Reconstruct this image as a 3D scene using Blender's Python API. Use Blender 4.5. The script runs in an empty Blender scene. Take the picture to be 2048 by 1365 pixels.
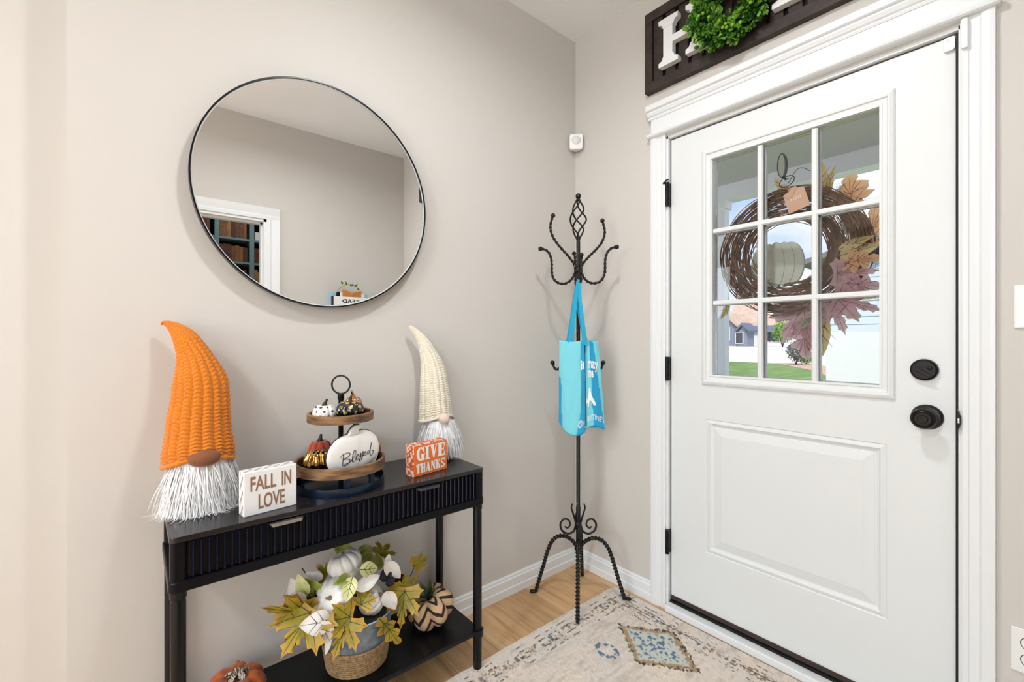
import bpy, math, random
import numpy as np
from mathutils import Vector, Matrix

random.seed(7)
rng = np.random.default_rng(7)
scene = bpy.context.scene
COL = scene.collection

# ------------------------------------------------------------------ camera
CAM = np.array([-1.7815, -1.6042, 1.179])
YAW = math.radians(50.04)                 # viewing direction, measured from +x
FPX, PCX, PCY = 900.0, 1024.0, 678.0      # focal length and principal point for a 2048 x 1365 frame
FWD = np.array([math.cos(YAW), math.sin(YAW), 0.0])
RGT = np.array([math.sin(YAW), -math.cos(YAW), 0.0])
UP = np.array([0.0, 0.0, 1.0])

cam_data = bpy.data.cameras.new('camera')
cam_data.sensor_width = 36.0
cam_data.lens = FPX / 2048.0 * 36.0
cam_data.shift_x = 0.0
cam_data.shift_y = (PCY - 682.5) / 2048.0
cam_data.clip_start = 0.02
cam_data.clip_end = 500
cam = bpy.data.objects.new('camera', cam_data)
COL.objects.link(cam)
cam.location = CAM.tolist()
cam.rotation_euler = (math.pi / 2, 0, YAW - math.pi / 2)
scene.camera = cam

# ------------------------------------------------------------------ exposure
scene.view_settings.view_transform = 'Standard'
scene.view_settings.look = 'None'
scene.view_settings.exposure = 0.17
scene.view_settings.gamma = 1.0
scene.view_settings.use_curve_mapping = False
scene.cycles.use_denoising = True
scene.cycles.use_adaptive_sampling = True
scene.cycles.adaptive_threshold = 0.06
scene.cycles.adaptive_min_samples = 16
scene.cycles.use_light_tree = False
scene.cycles.max_bounces = 6
scene.cycles.diffuse_bounces = 4
scene.cycles.glossy_bounces = 3
scene.cycles.transparent_max_bounces = 12
scene.cycles.sample_clamp_indirect = 6.0
scene.cycles.caustics_reflective = False
scene.cycles.caustics_refractive = False

# ------------------------------------------------------------------ sky with soft clouds
world = bpy.data.worlds.new('sky')
scene.world = world
world.use_nodes = True
wn, wl = world.node_tree.nodes, world.node_tree.links
wn.clear()
w_out = wn.new('ShaderNodeOutputWorld')
w_bg = wn.new('ShaderNodeBackground')
w_tc = wn.new('ShaderNodeTexCoord')
w_sep = wn.new('ShaderNodeSeparateXYZ')
w_ramp = wn.new('ShaderNodeValToRGB')
w_ramp.color_ramp.elements[0].position = 0.0
w_ramp.color_ramp.elements[0].color = (0.80, 0.88, 1.0, 1)
w_ramp.color_ramp.elements[1].position = 0.45
w_ramp.color_ramp.elements[1].color = (0.25, 0.47, 0.95, 1)
w_map = wn.new('ShaderNodeMapping')
w_map.inputs['Scale'].default_value = (1.6, 1.6, 5.0)
w_noise = wn.new('ShaderNodeTexNoise')
w_noise.inputs['Scale'].default_value = 2.2
w_noise.inputs['Detail'].default_value = 6
w_cl = wn.new('ShaderNodeValToRGB')
w_cl.color_ramp.elements[0].position = 0.45
w_cl.color_ramp.elements[0].color = (0, 0, 0, 1)
w_cl.color_ramp.elements[1].position = 0.62
w_cl.color_ramp.elements[1].color = (1, 1, 1, 1)
w_mix = wn.new('ShaderNodeMix')
w_mix.data_type = 'RGBA'
wl.new(w_tc.outputs['Generated'], w_sep.inputs[0])
wl.new(w_sep.outputs['Z'], w_ramp.inputs[0])
wl.new(w_tc.outputs['Generated'], w_map.inputs[0])
wl.new(w_map.outputs[0], w_noise.inputs['Vector'])
wl.new(w_noise.outputs['Fac'], w_cl.inputs[0])
wl.new(w_cl.outputs[0], w_mix.inputs[0])
wl.new(w_ramp.outputs[0], w_mix.inputs[6])
w_mix.inputs[7].default_value = (0.97, 0.98, 1.0, 1)
wl.new(w_mix.outputs[2], w_bg.inputs['Color'])
w_bg.inputs['Strength'].default_value = 1.0
wl.new(w_bg.outputs[0], w_out.inputs[0])

# ------------------------------------------------------------------ sun, side daylight and added fill
def light(name, kind, loc, energy, color=(1, 1, 1), aim=None, size=None, size_y=None):
    d = bpy.data.lights.new(name, kind)
    d.energy = energy
    d.color = color
    o = bpy.data.objects.new(name, d)
    o.location = loc
    if kind == 'AREA':
        d.shape = 'RECTANGLE' if size_y else 'DISK'
        d.size = size
        if size_y:
            d.size_y = size_y
    elif kind in ('POINT', 'SPOT') and size:
        d.shadow_soft_size = size
    if aim is not None:
        v = Vector(aim) - Vector(loc)
        o.rotation_euler = v.to_track_quat('-Z', 'Y').to_euler()
    COL.objects.link(o)
    return o

sun = light('sun', 'SUN', (-10, -10, 22), 3.4, (1.0, 0.95, 0.88), aim=(6, -1, 0))
sun.data.angle = 0.01
# daylight from the living room at left, and an added fill light behind the camera
WIN_A = light('daylight_and_fill', 'AREA', (-5.93, -1.6, 1.55), 112, (0.81, 0.92, 1.0), aim=(0, -1.0, 1.45), size=2.6, size_y=1.7)
FILL_B = light('daylight_and_fill', 'AREA', (-3.9, -4.13, 1.55), 50, (0.81, 0.92, 1.0), aim=(-1.4, 0, 1.3), size=2.2, size_y=1.7)

# ------------------------------------------------------------------ measuring helpers: a picture point on a plane at its real distance
def _ray(u, v):
    return FWD + RGT * (u - PCX) / FPX + UP * (PCY - v) / FPX
def onX(u, v, c=0.0):
    d = _ray(u, v); return CAM + d * (c - CAM[0]) / d[0]
def onY(u, v, c=0.0):
    d = _ray(u, v); return CAM + d * (c - CAM[1]) / d[1]
def onZ(u, v, c=0.0):
    d = _ray(u, v); return CAM + d * (c - CAM[2]) / d[2]
def onD(u, v, dist):
    return CAM + _ray(u, v) * dist
def depth(p):
    return float((np.asarray(p) - CAM) @ FWD)

# ------------------------------------------------------------------ materials
MATS = {}
def srgb(r, g, b):
    f = lambda c: (c / 255 / 12.92) if c / 255 <= 0.04045 else ((c / 255 + 0.055) / 1.055) ** 2.4
    return (f(r), f(g), f(b), 1.0)

def pbr(name, col, rough=0.5, metal=0.0, noise=None, col2=None, bump=None, spec=0.5, coat=0.0,
        sheen=0.0, stretch=None, attr=None, trans=0.0, obj_random=0.0):
    """Principled material; noise=(scale, lo, hi) mixes col and col2; bump=(scale, strength[, stretch])."""
    if name in MATS:
        return MATS[name]
    m = bpy.data.materials.new(name)
    m.use_nodes = True
    n, l = m.node_tree.nodes, m.node_tree.links
    b = n['Principled BSDF']
    b.inputs['Base Color'].default_value = col
    b.inputs['Roughness'].default_value = rough
    b.inputs['Metallic'].default_value = metal
    b.inputs['Specular IOR Level'].default_value = spec
    b.inputs['Coat Weight'].default_value = coat
    b.inputs['Sheen Weight'].default_value = sheen
    if trans:
        b.inputs['Transmission Weight'].default_value = trans
    tc = n.new('ShaderNodeTexCoord')
    csock = None
    if attr:
        a = n.new('ShaderNodeVertexColor'); a.layer_name = attr
        csock = a.outputs['Color']
    if noise:
        t = n.new('ShaderNodeTexNoise')
        t.inputs['Scale'].default_value = noise[0]
        t.inputs['Detail'].default_value = 5
        if stretch:
            mp = n.new('ShaderNodeMapping'); mp.inputs['Scale'].default_value = stretch
            l.new(tc.outputs['Object'], mp.inputs[0]); l.new(mp.outputs[0], t.inputs['Vector'])
        else:
            l.new(tc.outputs['Object'], t.inputs['Vector'])
        r = n.new('ShaderNodeValToRGB')
        r.color_ramp.elements[0].position = noise[1]; r.color_ramp.elements[1].position = noise[2]
        l.new(t.outputs['Fac'], r.inputs[0])
        mx = n.new('ShaderNodeMix'); mx.data_type = 'RGBA'
        l.new(r.outputs[0], mx.inputs[0])
        mx.inputs[6].default_value = col
        if csock is not None:
            l.new(csock, mx.inputs[6])
        mx.inputs[7].default_value = col2
        csock = mx.outputs[2]
    if obj_random:
        oi = n.new('ShaderNodeObjectInfo')
        hs = n.new('ShaderNodeHueSaturation')
        mr = n.new('ShaderNodeMapRange')
        mr.inputs['To Min'].default_value = 1 - obj_random; mr.inputs['To Max'].default_value = 1 + obj_random
        l.new(oi.outputs['Random'], mr.inputs['Value']); l.new(mr.outputs[0], hs.inputs['Value'])
        if csock is not None:
            l.new(csock, hs.inputs['Color'])
        else:
            hs.inputs['Color'].default_value = col
        csock = hs.outputs['Color']
    if csock is not None:
        l.new(csock, b.inputs['Base Color'])
    if bump:
        t2 = n.new('ShaderNodeTexNoise'); t2.inputs['Scale'].default_value = bump[0]
        t2.inputs['Detail'].default_value = 4
        if len(bump) > 2:
            mp = n.new('ShaderNodeMapping'); mp.inputs['Scale'].default_value = bump[2]
            l.new(tc.outputs['Object'], mp.inputs[0]); l.new(mp.outputs[0], t2.inputs['Vector'])
        else:
            l.new(tc.outputs['Object'], t2.inputs['Vector'])
        bp = n.new('ShaderNodeBump'); bp.inputs['Strength'].default_value = bump[1]
        bp.inputs['Distance'].default_value = 0.002
        l.new(t2.outputs['Fac'], bp.inputs['Height']); l.new(bp.outputs[0], b.inputs['Normal'])
    MATS[name] = m
    return m

M_WALL = pbr('wall_paint', (0.635, 0.60, 0.56, 1), 0.55, bump=(900, 0.05), spec=0.3)
M_CEIL = pbr('ceiling_paint', (0.92, 0.925, 0.935, 1), 0.9, bump=(160, 0.55), spec=0.1)
M_TRIM = pbr('white_trim', (0.80, 0.815, 0.825, 1), 0.35, spec=0.4)
M_DOOR = pbr('door_paint', (0.755, 0.775, 0.775, 1), 0.38, bump=(40, 0.04, (1, 30, 1)), spec=0.4)
M_BLACK = pbr('black_satin', (0.003, 0.003, 0.004, 1), 0.28, spec=0.3)
M_IRON = pbr('wrought_iron', (0.006, 0.005, 0.005, 1), 0.38, metal=0.0, spec=0.35, noise=(60, 0.66, 0.74), col2=(0.22, 0.10, 0.04, 1))
M_BRONZE = pbr('dark_bronze', (0.016, 0.013, 0.012, 1), 0.33, metal=0.7)
M_RUBBER = pbr('black_rubber', (0.006, 0.005, 0.005, 1), 0.7)
M_BROWNSEAL = pbr('brown_seal', (0.035, 0.018, 0.013, 1), 0.6)

# ------------------------------------------------------------------ mesh helpers
class MB:
    """collects shapes; build() links them as one mesh object"""
    def __init__(self):
        self.v, self.f, self.n = [], [], 0
        self.colors = []
    def add(self, verts, faces):
        verts = [tuple(map(float, p)) for p in verts]
        self.v += verts
        self.f += [tuple(i + self.n for i in fc) for fc in faces]
        self.n += len(verts)
        return self
    def box(self, x0, x1, y0, y1, z0, z1):
        x0, x1 = sorted((x0, x1)); y0, y1 = sorted((y0, y1)); z0, z1 = sorted((z0, z1))
        vs = [(x, y, z) for x in (x0, x1) for y in (y0, y1) for z in (z0, z1)]
        return self.add(vs, [(0, 1, 3, 2), (4, 6, 7, 5), (0, 4, 5, 1), (2, 3, 7, 6), (0, 2, 6, 4), (1, 5, 7, 3)])
    def prism(self, poly, fn, d0, d1):
        """poly: 2-D outline; fn(a, b, d) -> 3-D point"""
        k = len(poly)
        vs = [fn(a, b, d0) for a, b in poly] + [fn(a, b, d1) for a, b in poly]
        fs = [tuple(range(k - 1, -1, -1)), tuple(range(k, 2 * k))]
        fs += [(i, (i + 1) % k, (i + 1) % k + k, i + k) for i in range(k)]
        return self.add(vs, fs)
    def grid(self, P, cu=False, cv=False, capA=False, capB=False):
        """P[nu, nv, 3]"""
        nu, nv = P.shape[:2]
        fs = []
        for i in range(nu if cu else nu - 1):
            i2 = (i + 1) % nu
            for j in range(nv if cv else nv - 1):
                j2 = (j + 1) % nv
                fs.append((i * nv + j, i2 * nv + j, i2 * nv + j2, i * nv + j2))
        if capA:
            fs.append(tuple(range(nv)))
        if capB:
            fs.append(tuple((nu - 1) * nv + j for j in range(nv - 1, -1, -1)))
        return self.add(P.reshape(-1, 3), fs)
    def tube(self, path, r, seg=8, closed=False, caps=True, twist=0.0, square=False):
        path = np.asarray(path, float); n = len(path)
        r = np.full(n, r, float) if np.isscalar(r) else np.asarray(r, float)
        if closed:
            T = np.roll(path, -1, 0) - np.roll(path, 1, 0)
        else:
            T = np.gradient(path, axis=0)
        T /= np.linalg.norm(T, axis=1)[:, None] + 1e-12
        a = np.array([0, 0, 1.0]) if abs(T[0][2]) < 0.9 else np.array([1.0, 0, 0])
        N = np.zeros_like(T)
        N[0] = np.cross(T[0], np.cross(a, T[0])); N[0] /= np.linalg.norm(N[0])
        for i in range(1, n):
            v = N[i - 1] - T[i] * (N[i - 1] @ T[i])
            N[i] = v / (np.linalg.norm(v) + 1e-12)
        B = np.cross(T, N)
        s = np.concatenate([[0], np.cumsum(np.linalg.norm(np.diff(path, axis=0), axis=1))])
        ang = np.linspace(0, 2 * math.pi, seg, endpoint=False)
        A = ang[None, :] + (twist * s)[:, None]
        rr = np.repeat(r[:, None], seg, 1)
        if square:
            rr = rr * (1.0 + 0.26 * np.cos(2 * ang))[None, :]
        P = path[:, None, :] + rr[..., None] * (np.cos(A)[..., None] * N[:, None, :] + np.sin(A)[..., None] * B[:, None, :])
        return self.grid(P, cu=closed, cv=True, capA=caps and not closed, capB=caps and not closed)
    def lathe(self, prof, c=(0, 0, 0), seg=32, axis='z', a0=0.0, caps=True):
        """prof: (radius, height) list; axis z, or x / y"""
        ang = np.linspace(0, 2 * math.pi, seg, endpoint=False) + a0
        P = np.zeros((len(prof), seg, 3))
        for i, (r, h) in enumerate(prof):
            ca, sa = r * np.cos(ang), r * np.sin(ang)
            if axis == 'z':
                P[i] = np.stack([c[0] + ca, c[1] + sa, np.full(seg, c[2] + h)], 1)
            elif axis == 'x':
                P[i] = np.stack([np.full(seg, c[0] + h), c[1] + ca, c[2] + sa], 1)
            else:
                P[i] = np.stack([c[0] + ca, np.full(seg, c[1] + h), c[2] + sa], 1)
        return self.grid(P, cv=True, capA=caps and prof[0][0] > 1e-6, capB=caps and prof[-1][0] > 1e-6)
    def ball(self, c, r, seg=16, rings=10, sx=1, sy=1, sz=1):
        th = np.linspace(0, math.pi, rings)
        ph = np.linspace(0, 2 * math.pi, seg, endpoint=False)
        P = np.zeros((rings, seg, 3))
        P[..., 0] = c[0] + r * sx * np.sin(th)[:, None] * np.cos(ph)[None]
        P[..., 1] = c[1] + r * sy * np.sin(th)[:, None] * np.sin(ph)[None]
        P[..., 2] = c[2] + r * sz * np.cos(th)[:, None]
        return self.grid(P, cv=True)
    def rings(self, rects, plane='x', cap=True):
        """loft between concentric rectangles (a0, a1, b0, b1, d): picture-frame mouldings and panels"""
        vs, fs = [], []
        for a0, a1, b0, b1, d in rects:
            for a, b in ((a0, b0), (a1, b0), (a1, b1), (a0, b1)):
                vs.append((d, a, b) if plane == 'x' else (a, d, b))
        for k in range(len(rects) - 1):
            for i in range(4):
                j = (i + 1) % 4
                fs.append((4 * k + i, 4 * k + j, 4 * k + 4 + j, 4 * k + 4 + i))
        if cap:
            k = 4 * (len(rects) - 1)
            fs.append((k, k + 1, k + 2, k + 3))
        return self.add(vs, fs)
    def mesh(self, name):
        me = bpy.data.meshes.new(name)
        me.from_pydata(self.v, [], self.f)
        return me
    def build(self, name, mat, parent=None, smooth=False, bevel=0.0, autosmooth=None, attr=None, segs=2):
        me = self.mesh(name)
        return obj(name, me, mat, parent, smooth, bevel, autosmooth, attr, segs)

def obj(name, me, mat, parent=None, smooth=False, bevel=0.0, autosmooth=None, attr=None, segs=2):
    o = bpy.data.objects.new(name, me)
    COL.objects.link(o)
    if mat is not None and not me.materials:
        me.materials.append(mat)
    import bmesh
    bm = bmesh.new(); bm.from_mesh(me)
    bmesh.ops.recalc_face_normals(bm, faces=bm.faces)
    bm.to_mesh(me); bm.free()
    if attr is not None:
        nm, cols = attr
        ca = me.color_attributes.new(nm, 'FLOAT_COLOR', 'POINT')
        ca.data.foreach_set('color', np.asarray(cols, np.float32).ravel())
    if smooth or autosmooth:
        me.polygons.foreach_set('use_smooth', [True] * len(me.polygons))
        if autosmooth:
            me.set_sharp_from_angle(angle=math.radians(autosmooth))
    if bevel:
        b = o.modifiers.new('bevel', 'BEVEL'); b.width = bevel; b.segments = segs
        b.limit_method = 'ANGLE'; b.angle_limit = math.radians(40)
    if parent is not None:
        adopt(o, parent)
    return o

LOC = {}
def adopt(o, parent):
    o.parent = parent
    L = LOC.get(parent.name)
    o.matrix_parent_inverse = Matrix.Translation(-Vector(L)) if L is not None else Matrix()

def tag(o, label, cat, group=None, kind=None):
    o['label'] = label; o['category'] = cat
    if group: o['group'] = group
    if kind: o['kind'] = kind
    return o

def thing(name, label, cat, loc=(0, 0, 0), group=None):
    o = bpy.data.objects.new(name, None)
    o.empty_display_size = 0.05
    COL.objects.link(o)
    o.location = [float(c) for c in loc]
    LOC[o.name] = tuple(float(c) for c in loc)
    return tag(o, label, cat, group)

def struct(name, mb, mat, label, cat, **k):
    o = mb.build(name, mat, **k) if mb is not None else None
    if o is None:
        o = bpy.data.objects.new(name, None); COL.objects.link(o)
    o['kind'] = 'structure'; o['label'] = label; o['category'] = cat
    return o

def catmull(pts, n):
    P = np.asarray(pts, float)
    P = np.vstack([2 * P[0] - P[1], P, 2 * P[-1] - P[-2]])
    m = len(P) - 3
    out = []
    for t in np.linspace(0, m - 1e-9, n):
        i = int(t); u = t - i
        p0, p1, p2, p3 = P[i:i + 4]
        out.append(0.5 * ((2 * p1) + (-p0 + p2) * u + (2 * p0 - 5 * p1 + 4 * p2 - p3) * u * u + (-p0 + 3 * p1 - 3 * p2 + p3) * u ** 3))
    return np.array(out)

def text2d(s, size=1.0, offset=0.0, spacing=1.0):
    cu = bpy.data.curves.new('lettering', 'FONT')
    cu.body = s; cu.size = size; cu.offset = offset; cu.resolution_u = 4; cu.space_character = spacing
    o = bpy.data.objects.new('lettering', cu); COL.objects.link(o)
    dg = bpy.context.evaluated_depsgraph_get()
    me = bpy.data.meshes.new_from_object(o.evaluated_get(dg))
    v = np.array([p.co[:2] for p in me.vertices]); f = [tuple(p.vertices) for p in me.polygons]
    bpy.data.objects.remove(o); bpy.data.curves.remove(cu); bpy.data.meshes.remove(me)
    return v, f

# ================================================================== THE SETTING
CEIL_Z = 2.74
FRONT_Y = -2.05          # wall behind the camera, seen in the mirror
END_X = -1.914           # where the mirror wall steps back

def plank_material():
    m = bpy.data.materials.new('oak_plank')
    m.use_nodes = True
    n, l = m.node_tree.nodes, m.node_tree.links
    b = n['Principled BSDF']
    tc = n.new('ShaderNodeTexCoord'); oi = n.new('ShaderNodeObjectInfo')
    mp = n.new('ShaderNodeMapping'); mp.inputs['Scale'].default_value = (11, 0.9, 1)
    ad = n.new('ShaderNodeVectorMath'); ad.operation = 'ADD'
    sc = n.new('ShaderNodeVectorMath'); sc.operation = 'SCALE'; sc.inputs[0].default_value = (37, 19, 5)
    l.new(oi.outputs['Random'], sc.inputs['Scale'])
    l.new(tc.outputs['Object'], mp.inputs[0]); l.new(mp.outputs[0], ad.inputs[0]); l.new(sc.outputs[0], ad.inputs[1])
    t = n.new('ShaderNodeTexNoise'); t.inputs['Scale'].default_value = 2.6; t.inputs['Detail'].default_value = 7
    t.inputs['Distortion'].default_value = 1.2
    l.new(ad.outputs[0], t.inputs['Vector'])
    r = n.new('ShaderNodeValToRGB')
    e = r.color_ramp.elements
    e[0].position = 0.24; e[0].color = srgb(150, 114, 76)
    e[1].position = 0.72; e[1].color = srgb(216, 178, 134)
    k = e.new(0.42); k.color = srgb(198, 156, 110)
    l.new(t.outputs['Fac'], r.inputs[0])
    hs = n.new('ShaderNodeHueSaturation'); mr = n.new('ShaderNodeMapRange')
    mr.inputs['To Min'].default_value = 0.86; mr.inputs['To Max'].default_value = 1.08
    l.new(oi.outputs['Random'], mr.inputs['Value']); l.new(mr.outputs[0], hs.inputs['Value'])
    l.new(r.outputs[0], hs.inputs['Color']); l.new(hs.outputs[0], b.inputs['Base Color'])
    bp = n.new('ShaderNodeBump'); bp.inputs['Strength'].default_value = 0.12; bp.inputs['Distance'].default_value = 0.001
    l.new(t.outputs['Fac'], bp.inputs['Height']); l.new(bp.outputs[0], b.inputs['Normal'])
    b.inputs['Roughness'].default_value = 0.42
    return m
M_PLANK = plank_material()

# floor slab and its planks (running away from the door side wall)
floor = struct('floor', MB().box(-6.0, 0.0, -4.2, 0.1, -0.12, -0.004), M_PLANK, 'warm oak plank floor of the entry', 'floor')
plank_meshes = {}
pw, gap = 0.182, 0.0015
ncol = int(math.ceil(2.3 / pw))
for i in range(ncol):
    x1 = 0.0 - i * pw
    y = 0.0 + [0.0, 0.42, 0.83, 0.25, 0.62][i % 5]
    while y > FRONT_Y:
        ya, yb = y, y - 1.22
        y = yb
        A, B = min(ya, 0.0), max(yb, FRONT_Y)
        if A - B < 0.03:
            continue
        L = round(A - B - gap, 4)
        if L not in plank_meshes:
            plank_meshes[L] = MB().box(-pw / 2 + gap / 2, pw / 2 - gap / 2, -L / 2, L / 2, -0.004, 0.0).mesh('plank')
            plank_meshes[L].materials.append(M_PLANK)
        o = bpy.data.objects.new('plank', plank_meshes[L])
        COL.objects.link(o)
        o.location = (x1 - pw / 2, (A + B) / 2, 0)
        o.parent = floor

struct('ceiling', MB().box(-6.1, 0.14, -4.3, 0.22, CEIL_Z, CEIL_Z + 0.1), M_CEIL, 'white textured ceiling over the entry', 'ceiling')
struct('wall_back', MB().box(END_X, 0.14, 0.0, 0.12, -0.1, CEIL_Z), M_WALL, 'greige painted wall behind the round mirror', 'wall')
struct('wall_left_back', MB().box(-6.0, END_X, 0.1, 0.22, -0.1, CEIL_Z), M_WALL, 'greige wall set back at the left edge', 'wall')
struct('wall_left', MB().box(-6.1, -6.0, -4.2, 0.22, -0.1, CEIL_Z), M_WALL, 'greige far wall of the living room', 'wall')
struct('wall_rear', MB().box(-6.0, 0.14, -4.3, -4.2, -0.1, CEIL_Z), M_WALL, 'greige rear wall of study and living room', 'wall')
# side of the study
struct('wall_study', MB().box(END_X - 0.1, END_X, -4.2, FRONT_Y - 0.12, -0.1, CEIL_Z), M_WALL, 'greige partition between study and living room', 'wall')
# door wall, with the opening for the front door
DY0, DY1, DZ1 = -1.452, -0.522, 2.062          # rough opening
DX = 0.015                                    # inside face of the door leaf
w = MB()
w.box(0, 0.14, DY1, 0.12, -0.1, CEIL_Z).box(0, 0.14, -4.3, DY0, -0.1, CEIL_Z).box(0, 0.14, DY0, DY1, DZ1, CEIL_Z).box(0, 0.14, DY0, DY1, -0.1, -0.02)
struct('wall_right', w, M_WALL, 'greige wall around the front door', 'wall')
# wall opposite the mirror with the doorway to the study
SX0, SX1, SZ = -1.82, -1.062, 2.03
w = MB()
w.box(END_X, SX0, FRONT_Y - 0.12, FRONT_Y, -0.1, CEIL_Z).box(SX1, 0.0, FRONT_Y - 0.12, FRONT_Y, -0.1, CEIL_Z).box(SX0, SX1, FRONT_Y - 0.12, FRONT_Y, SZ, CEIL_Z)
struct('wall_front', w, M_WALL, 'greige wall opposite the mirror with study doorway', 'wall')

# baseboards: stepped profile, swept along the wall
def baseboard(name, pts, nrm, label):
    prof = [(0, 0), (0.016, 0), (0.016, 0.032), (0.0125, 0.036), (0.0125, 0.070), (0.008, 0.074), (0.008, 0.082), (0.004, 0.088), (0, 0.088)]
    mb = MB()
    a, b = np.array(pts[0] + (0,)), np.array(pts[1] + (0,))
    nn = np.array(nrm + (0,))
    mb.prism(prof, lambda p, q, d: (a if d == 0 else b) + nn * p + UP * q, 0, 1)
    return struct(name, mb, M_TRIM, label, 'baseboard')
baseboard('baseboard_back', ((END_X, 0.0), (0.0, 0.0)), (0, -1), 'white baseboard along the mirror wall')
baseboard('baseboard_right', ((0.0, 0.0), (0.0, -0.463)), (-1, 0), 'short white baseboard between corner and door casing')
baseboard('baseboard_right_near', ((0.0, -1.512), (0.0, FRONT_Y)), (-1, 0), 'white baseboard right of the front door')
baseboard('baseboard_left', ((-6.0, 0.1), (END_X, 0.1)), (0, -1), 'white baseboard on the set-back wall')
baseboard('baseboard_front', ((SX1 + 0.085, FRONT_Y), (0.0, FRONT_Y)), (0, 1), 'white baseboard opposite the mirror')

# ------------------------------------------------------------------ front door casing (trim_1)
tr = struct('trim_1', None, None, 'white front door casing with stepped header', 'trim')
def casing(y_in, y_out, label):
    s = 1 if y_out > y_in else -1
    W = abs(y_out - y_in)
    prof = [(0, 0), (0, -0.010), (0.006, -0.014), (0.016, -0.014), (0.019, -0.011), (W * 0.55, -0.013), (W * 0.62, -0.018), (W - 0.010, -0.020), (W, -0.019), (W, 0)]
    o = MB().prism(prof, lambda p, q, d: (q, y_in + s * p, d), 0.0, 2.075).build('side_casing', M_TRIM, tr)
    return o
casing(DY1 - 0.008, -0.463, '')
casing(DY0 + 0.008, -1.512, '')
# header: bead, frieze board, crown steps
hy0, hy1 = -1.508, -0.466
bead = [(0, 2.070), (-0.028, 2.070), (-0.034, 2.074), (-0.036, 2.079), (-0.034, 2.084), (-0.028, 2.088), (0, 2.088)]
MB().prism(bead, lambda p, q, d: (p, d, q), hy0 - 0.014, hy1 + 0.014).build('header_bead', M_TRIM, tr)
MB().box(-0.020, 0, hy0, hy1, 2.088, 2.152).build('header_board', M_TRIM, tr)
crown = [(0, 2.150), (-0.023, 2.150), (-0.026, 2.156), (-0.024, 2.161), (-0.030, 2.165), (-0.036, 2.176), (-0.036, 2.181), (-0.042, 2.183), (-0.046, 2.186), (-0.046, 2.208), (0, 2.208)]
MB().prism(crown, lambda p, q, d: (p, d, q), hy0 - 0.012, hy1 + 0.012).build('crown_moulding', M_TRIM, tr)
# jambs and stops
jb = MB()
jb.box(0.0, 0.14, DY1 - 0.016, DY1, 0, DZ1).box(0.0, 0.14, DY0, DY0 + 0.012, 0, DZ1).box(0.0, 0.14, DY0, DY1, DZ1 - 0.010, DZ1)
jb.build('jamb', M_TRIM, tr)
# weather seal behind the gaps
LY0, LY1 = -1.4335, -0.5445       # leaf edges
LZ0, LZ1 = 0.062, 2.046
sb = MB()
sb.box(0.022, 0.10, DY0 + 0.012, LY0 + 0.012, 0.03, DZ1 - 0.01).box(0.022, 0.10, LY1 - 0.012, DY1 - 0.016, 0.03, DZ1 - 0.01)
sb.build('weather_seal', M_RUBBER, tr)
MB().box(0.022, 0.10, DY0 + 0.012, DY1 - 0.016, LZ1 - 0.012, DZ1 - 0.010).build('top_seal', M_BROWNSEAL, tr)
MB().box(0.0045, 0.022, LY0 - 0.0075, LY0 - 0.0005, 0.05, LZ1).build('edge_seal', M_RUBBER, tr)
# threshold
th = struct('trim_2', None, None, 'white threshold with black seal under the front door', 'trim')
MB().box(-0.030, 0.012, DY0 + 0.012, DY1 - 0.016, 0.0, 0.030).build('sill', M_TRIM, th, bevel=0.004)
MB().box(0.012, 0.14, DY0 + 0.012, DY1 - 0.016, 0.0, 0.036).build('sill_seal', M_RUBBER, th)
MB().box(0.010, 0.058, LY0, LY1, 0.047, LZ0).build('door_sweep', M_BROWNSEAL, th)

# ------------------------------------------------------------------ front door leaf (door_1)
door = struct('door_1', None, None, 'white front door with nine-pane window and raised lower panel', 'door')
GY0, GY1, GZ0, GZ1 = -1.262, -0.732, 1.033, 1.903     # glass opening
FY0, FY1, FZ0, FZ1 = -1.300, -0.684, 0.990, 1.952     # lite frame outline
PY0, PY1, PZ0, PZ1 = -1.280, -0.699, 0.302, 0.850     # lower panel outline
ZS = 0.92
d = MB()
X0 = DX; XB = DX + 0.044
for side, x in (('in', X0), ('out', XB)):
    d.rings([(LY0, LY1, ZS, LZ1, x), (GY0 - 0.005, GY1 + 0.005, GZ0 - 0.005, GZ1 + 0.005, x)], cap=False)
i_ = lambda k: (PY0 + k, PY1 - k, PZ0 + k, PZ1 - k)
prof = [(0.0, 0.0), (0.003, 0.003), (0.009, 0.0005), (0.016, -0.001), (0.020, 0.004), (0.027, 0.0075), (0.032, 0.0075), (0.033, 0.006), (0.062, 0.0005), (0.063, 0.0)]
d.rings([(LY0, LY1, LZ0, ZS, X0)] + [i_(k) + (X0 + h,) for k, h in prof])
d.rings([(LY0, LY1, LZ0, ZS, XB), (PY0, PY1, PZ0, PZ1, XB)])
d.rings([(LY0, LY1, LZ0, LZ1, X0), (LY0, LY1, LZ0, LZ1, XB)], cap=False)
d.rings([(GY0 - 0.005, GY1 + 0.005, GZ0 - 0.005, GZ1 + 0.005, X0), (GY0 - 0.005, GY1 + 0.005, GZ0 - 0.005, GZ1 + 0.005, XB)], cap=False)
leaf_ = d.build('leaf_panel', M_DOOR, door)
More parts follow.
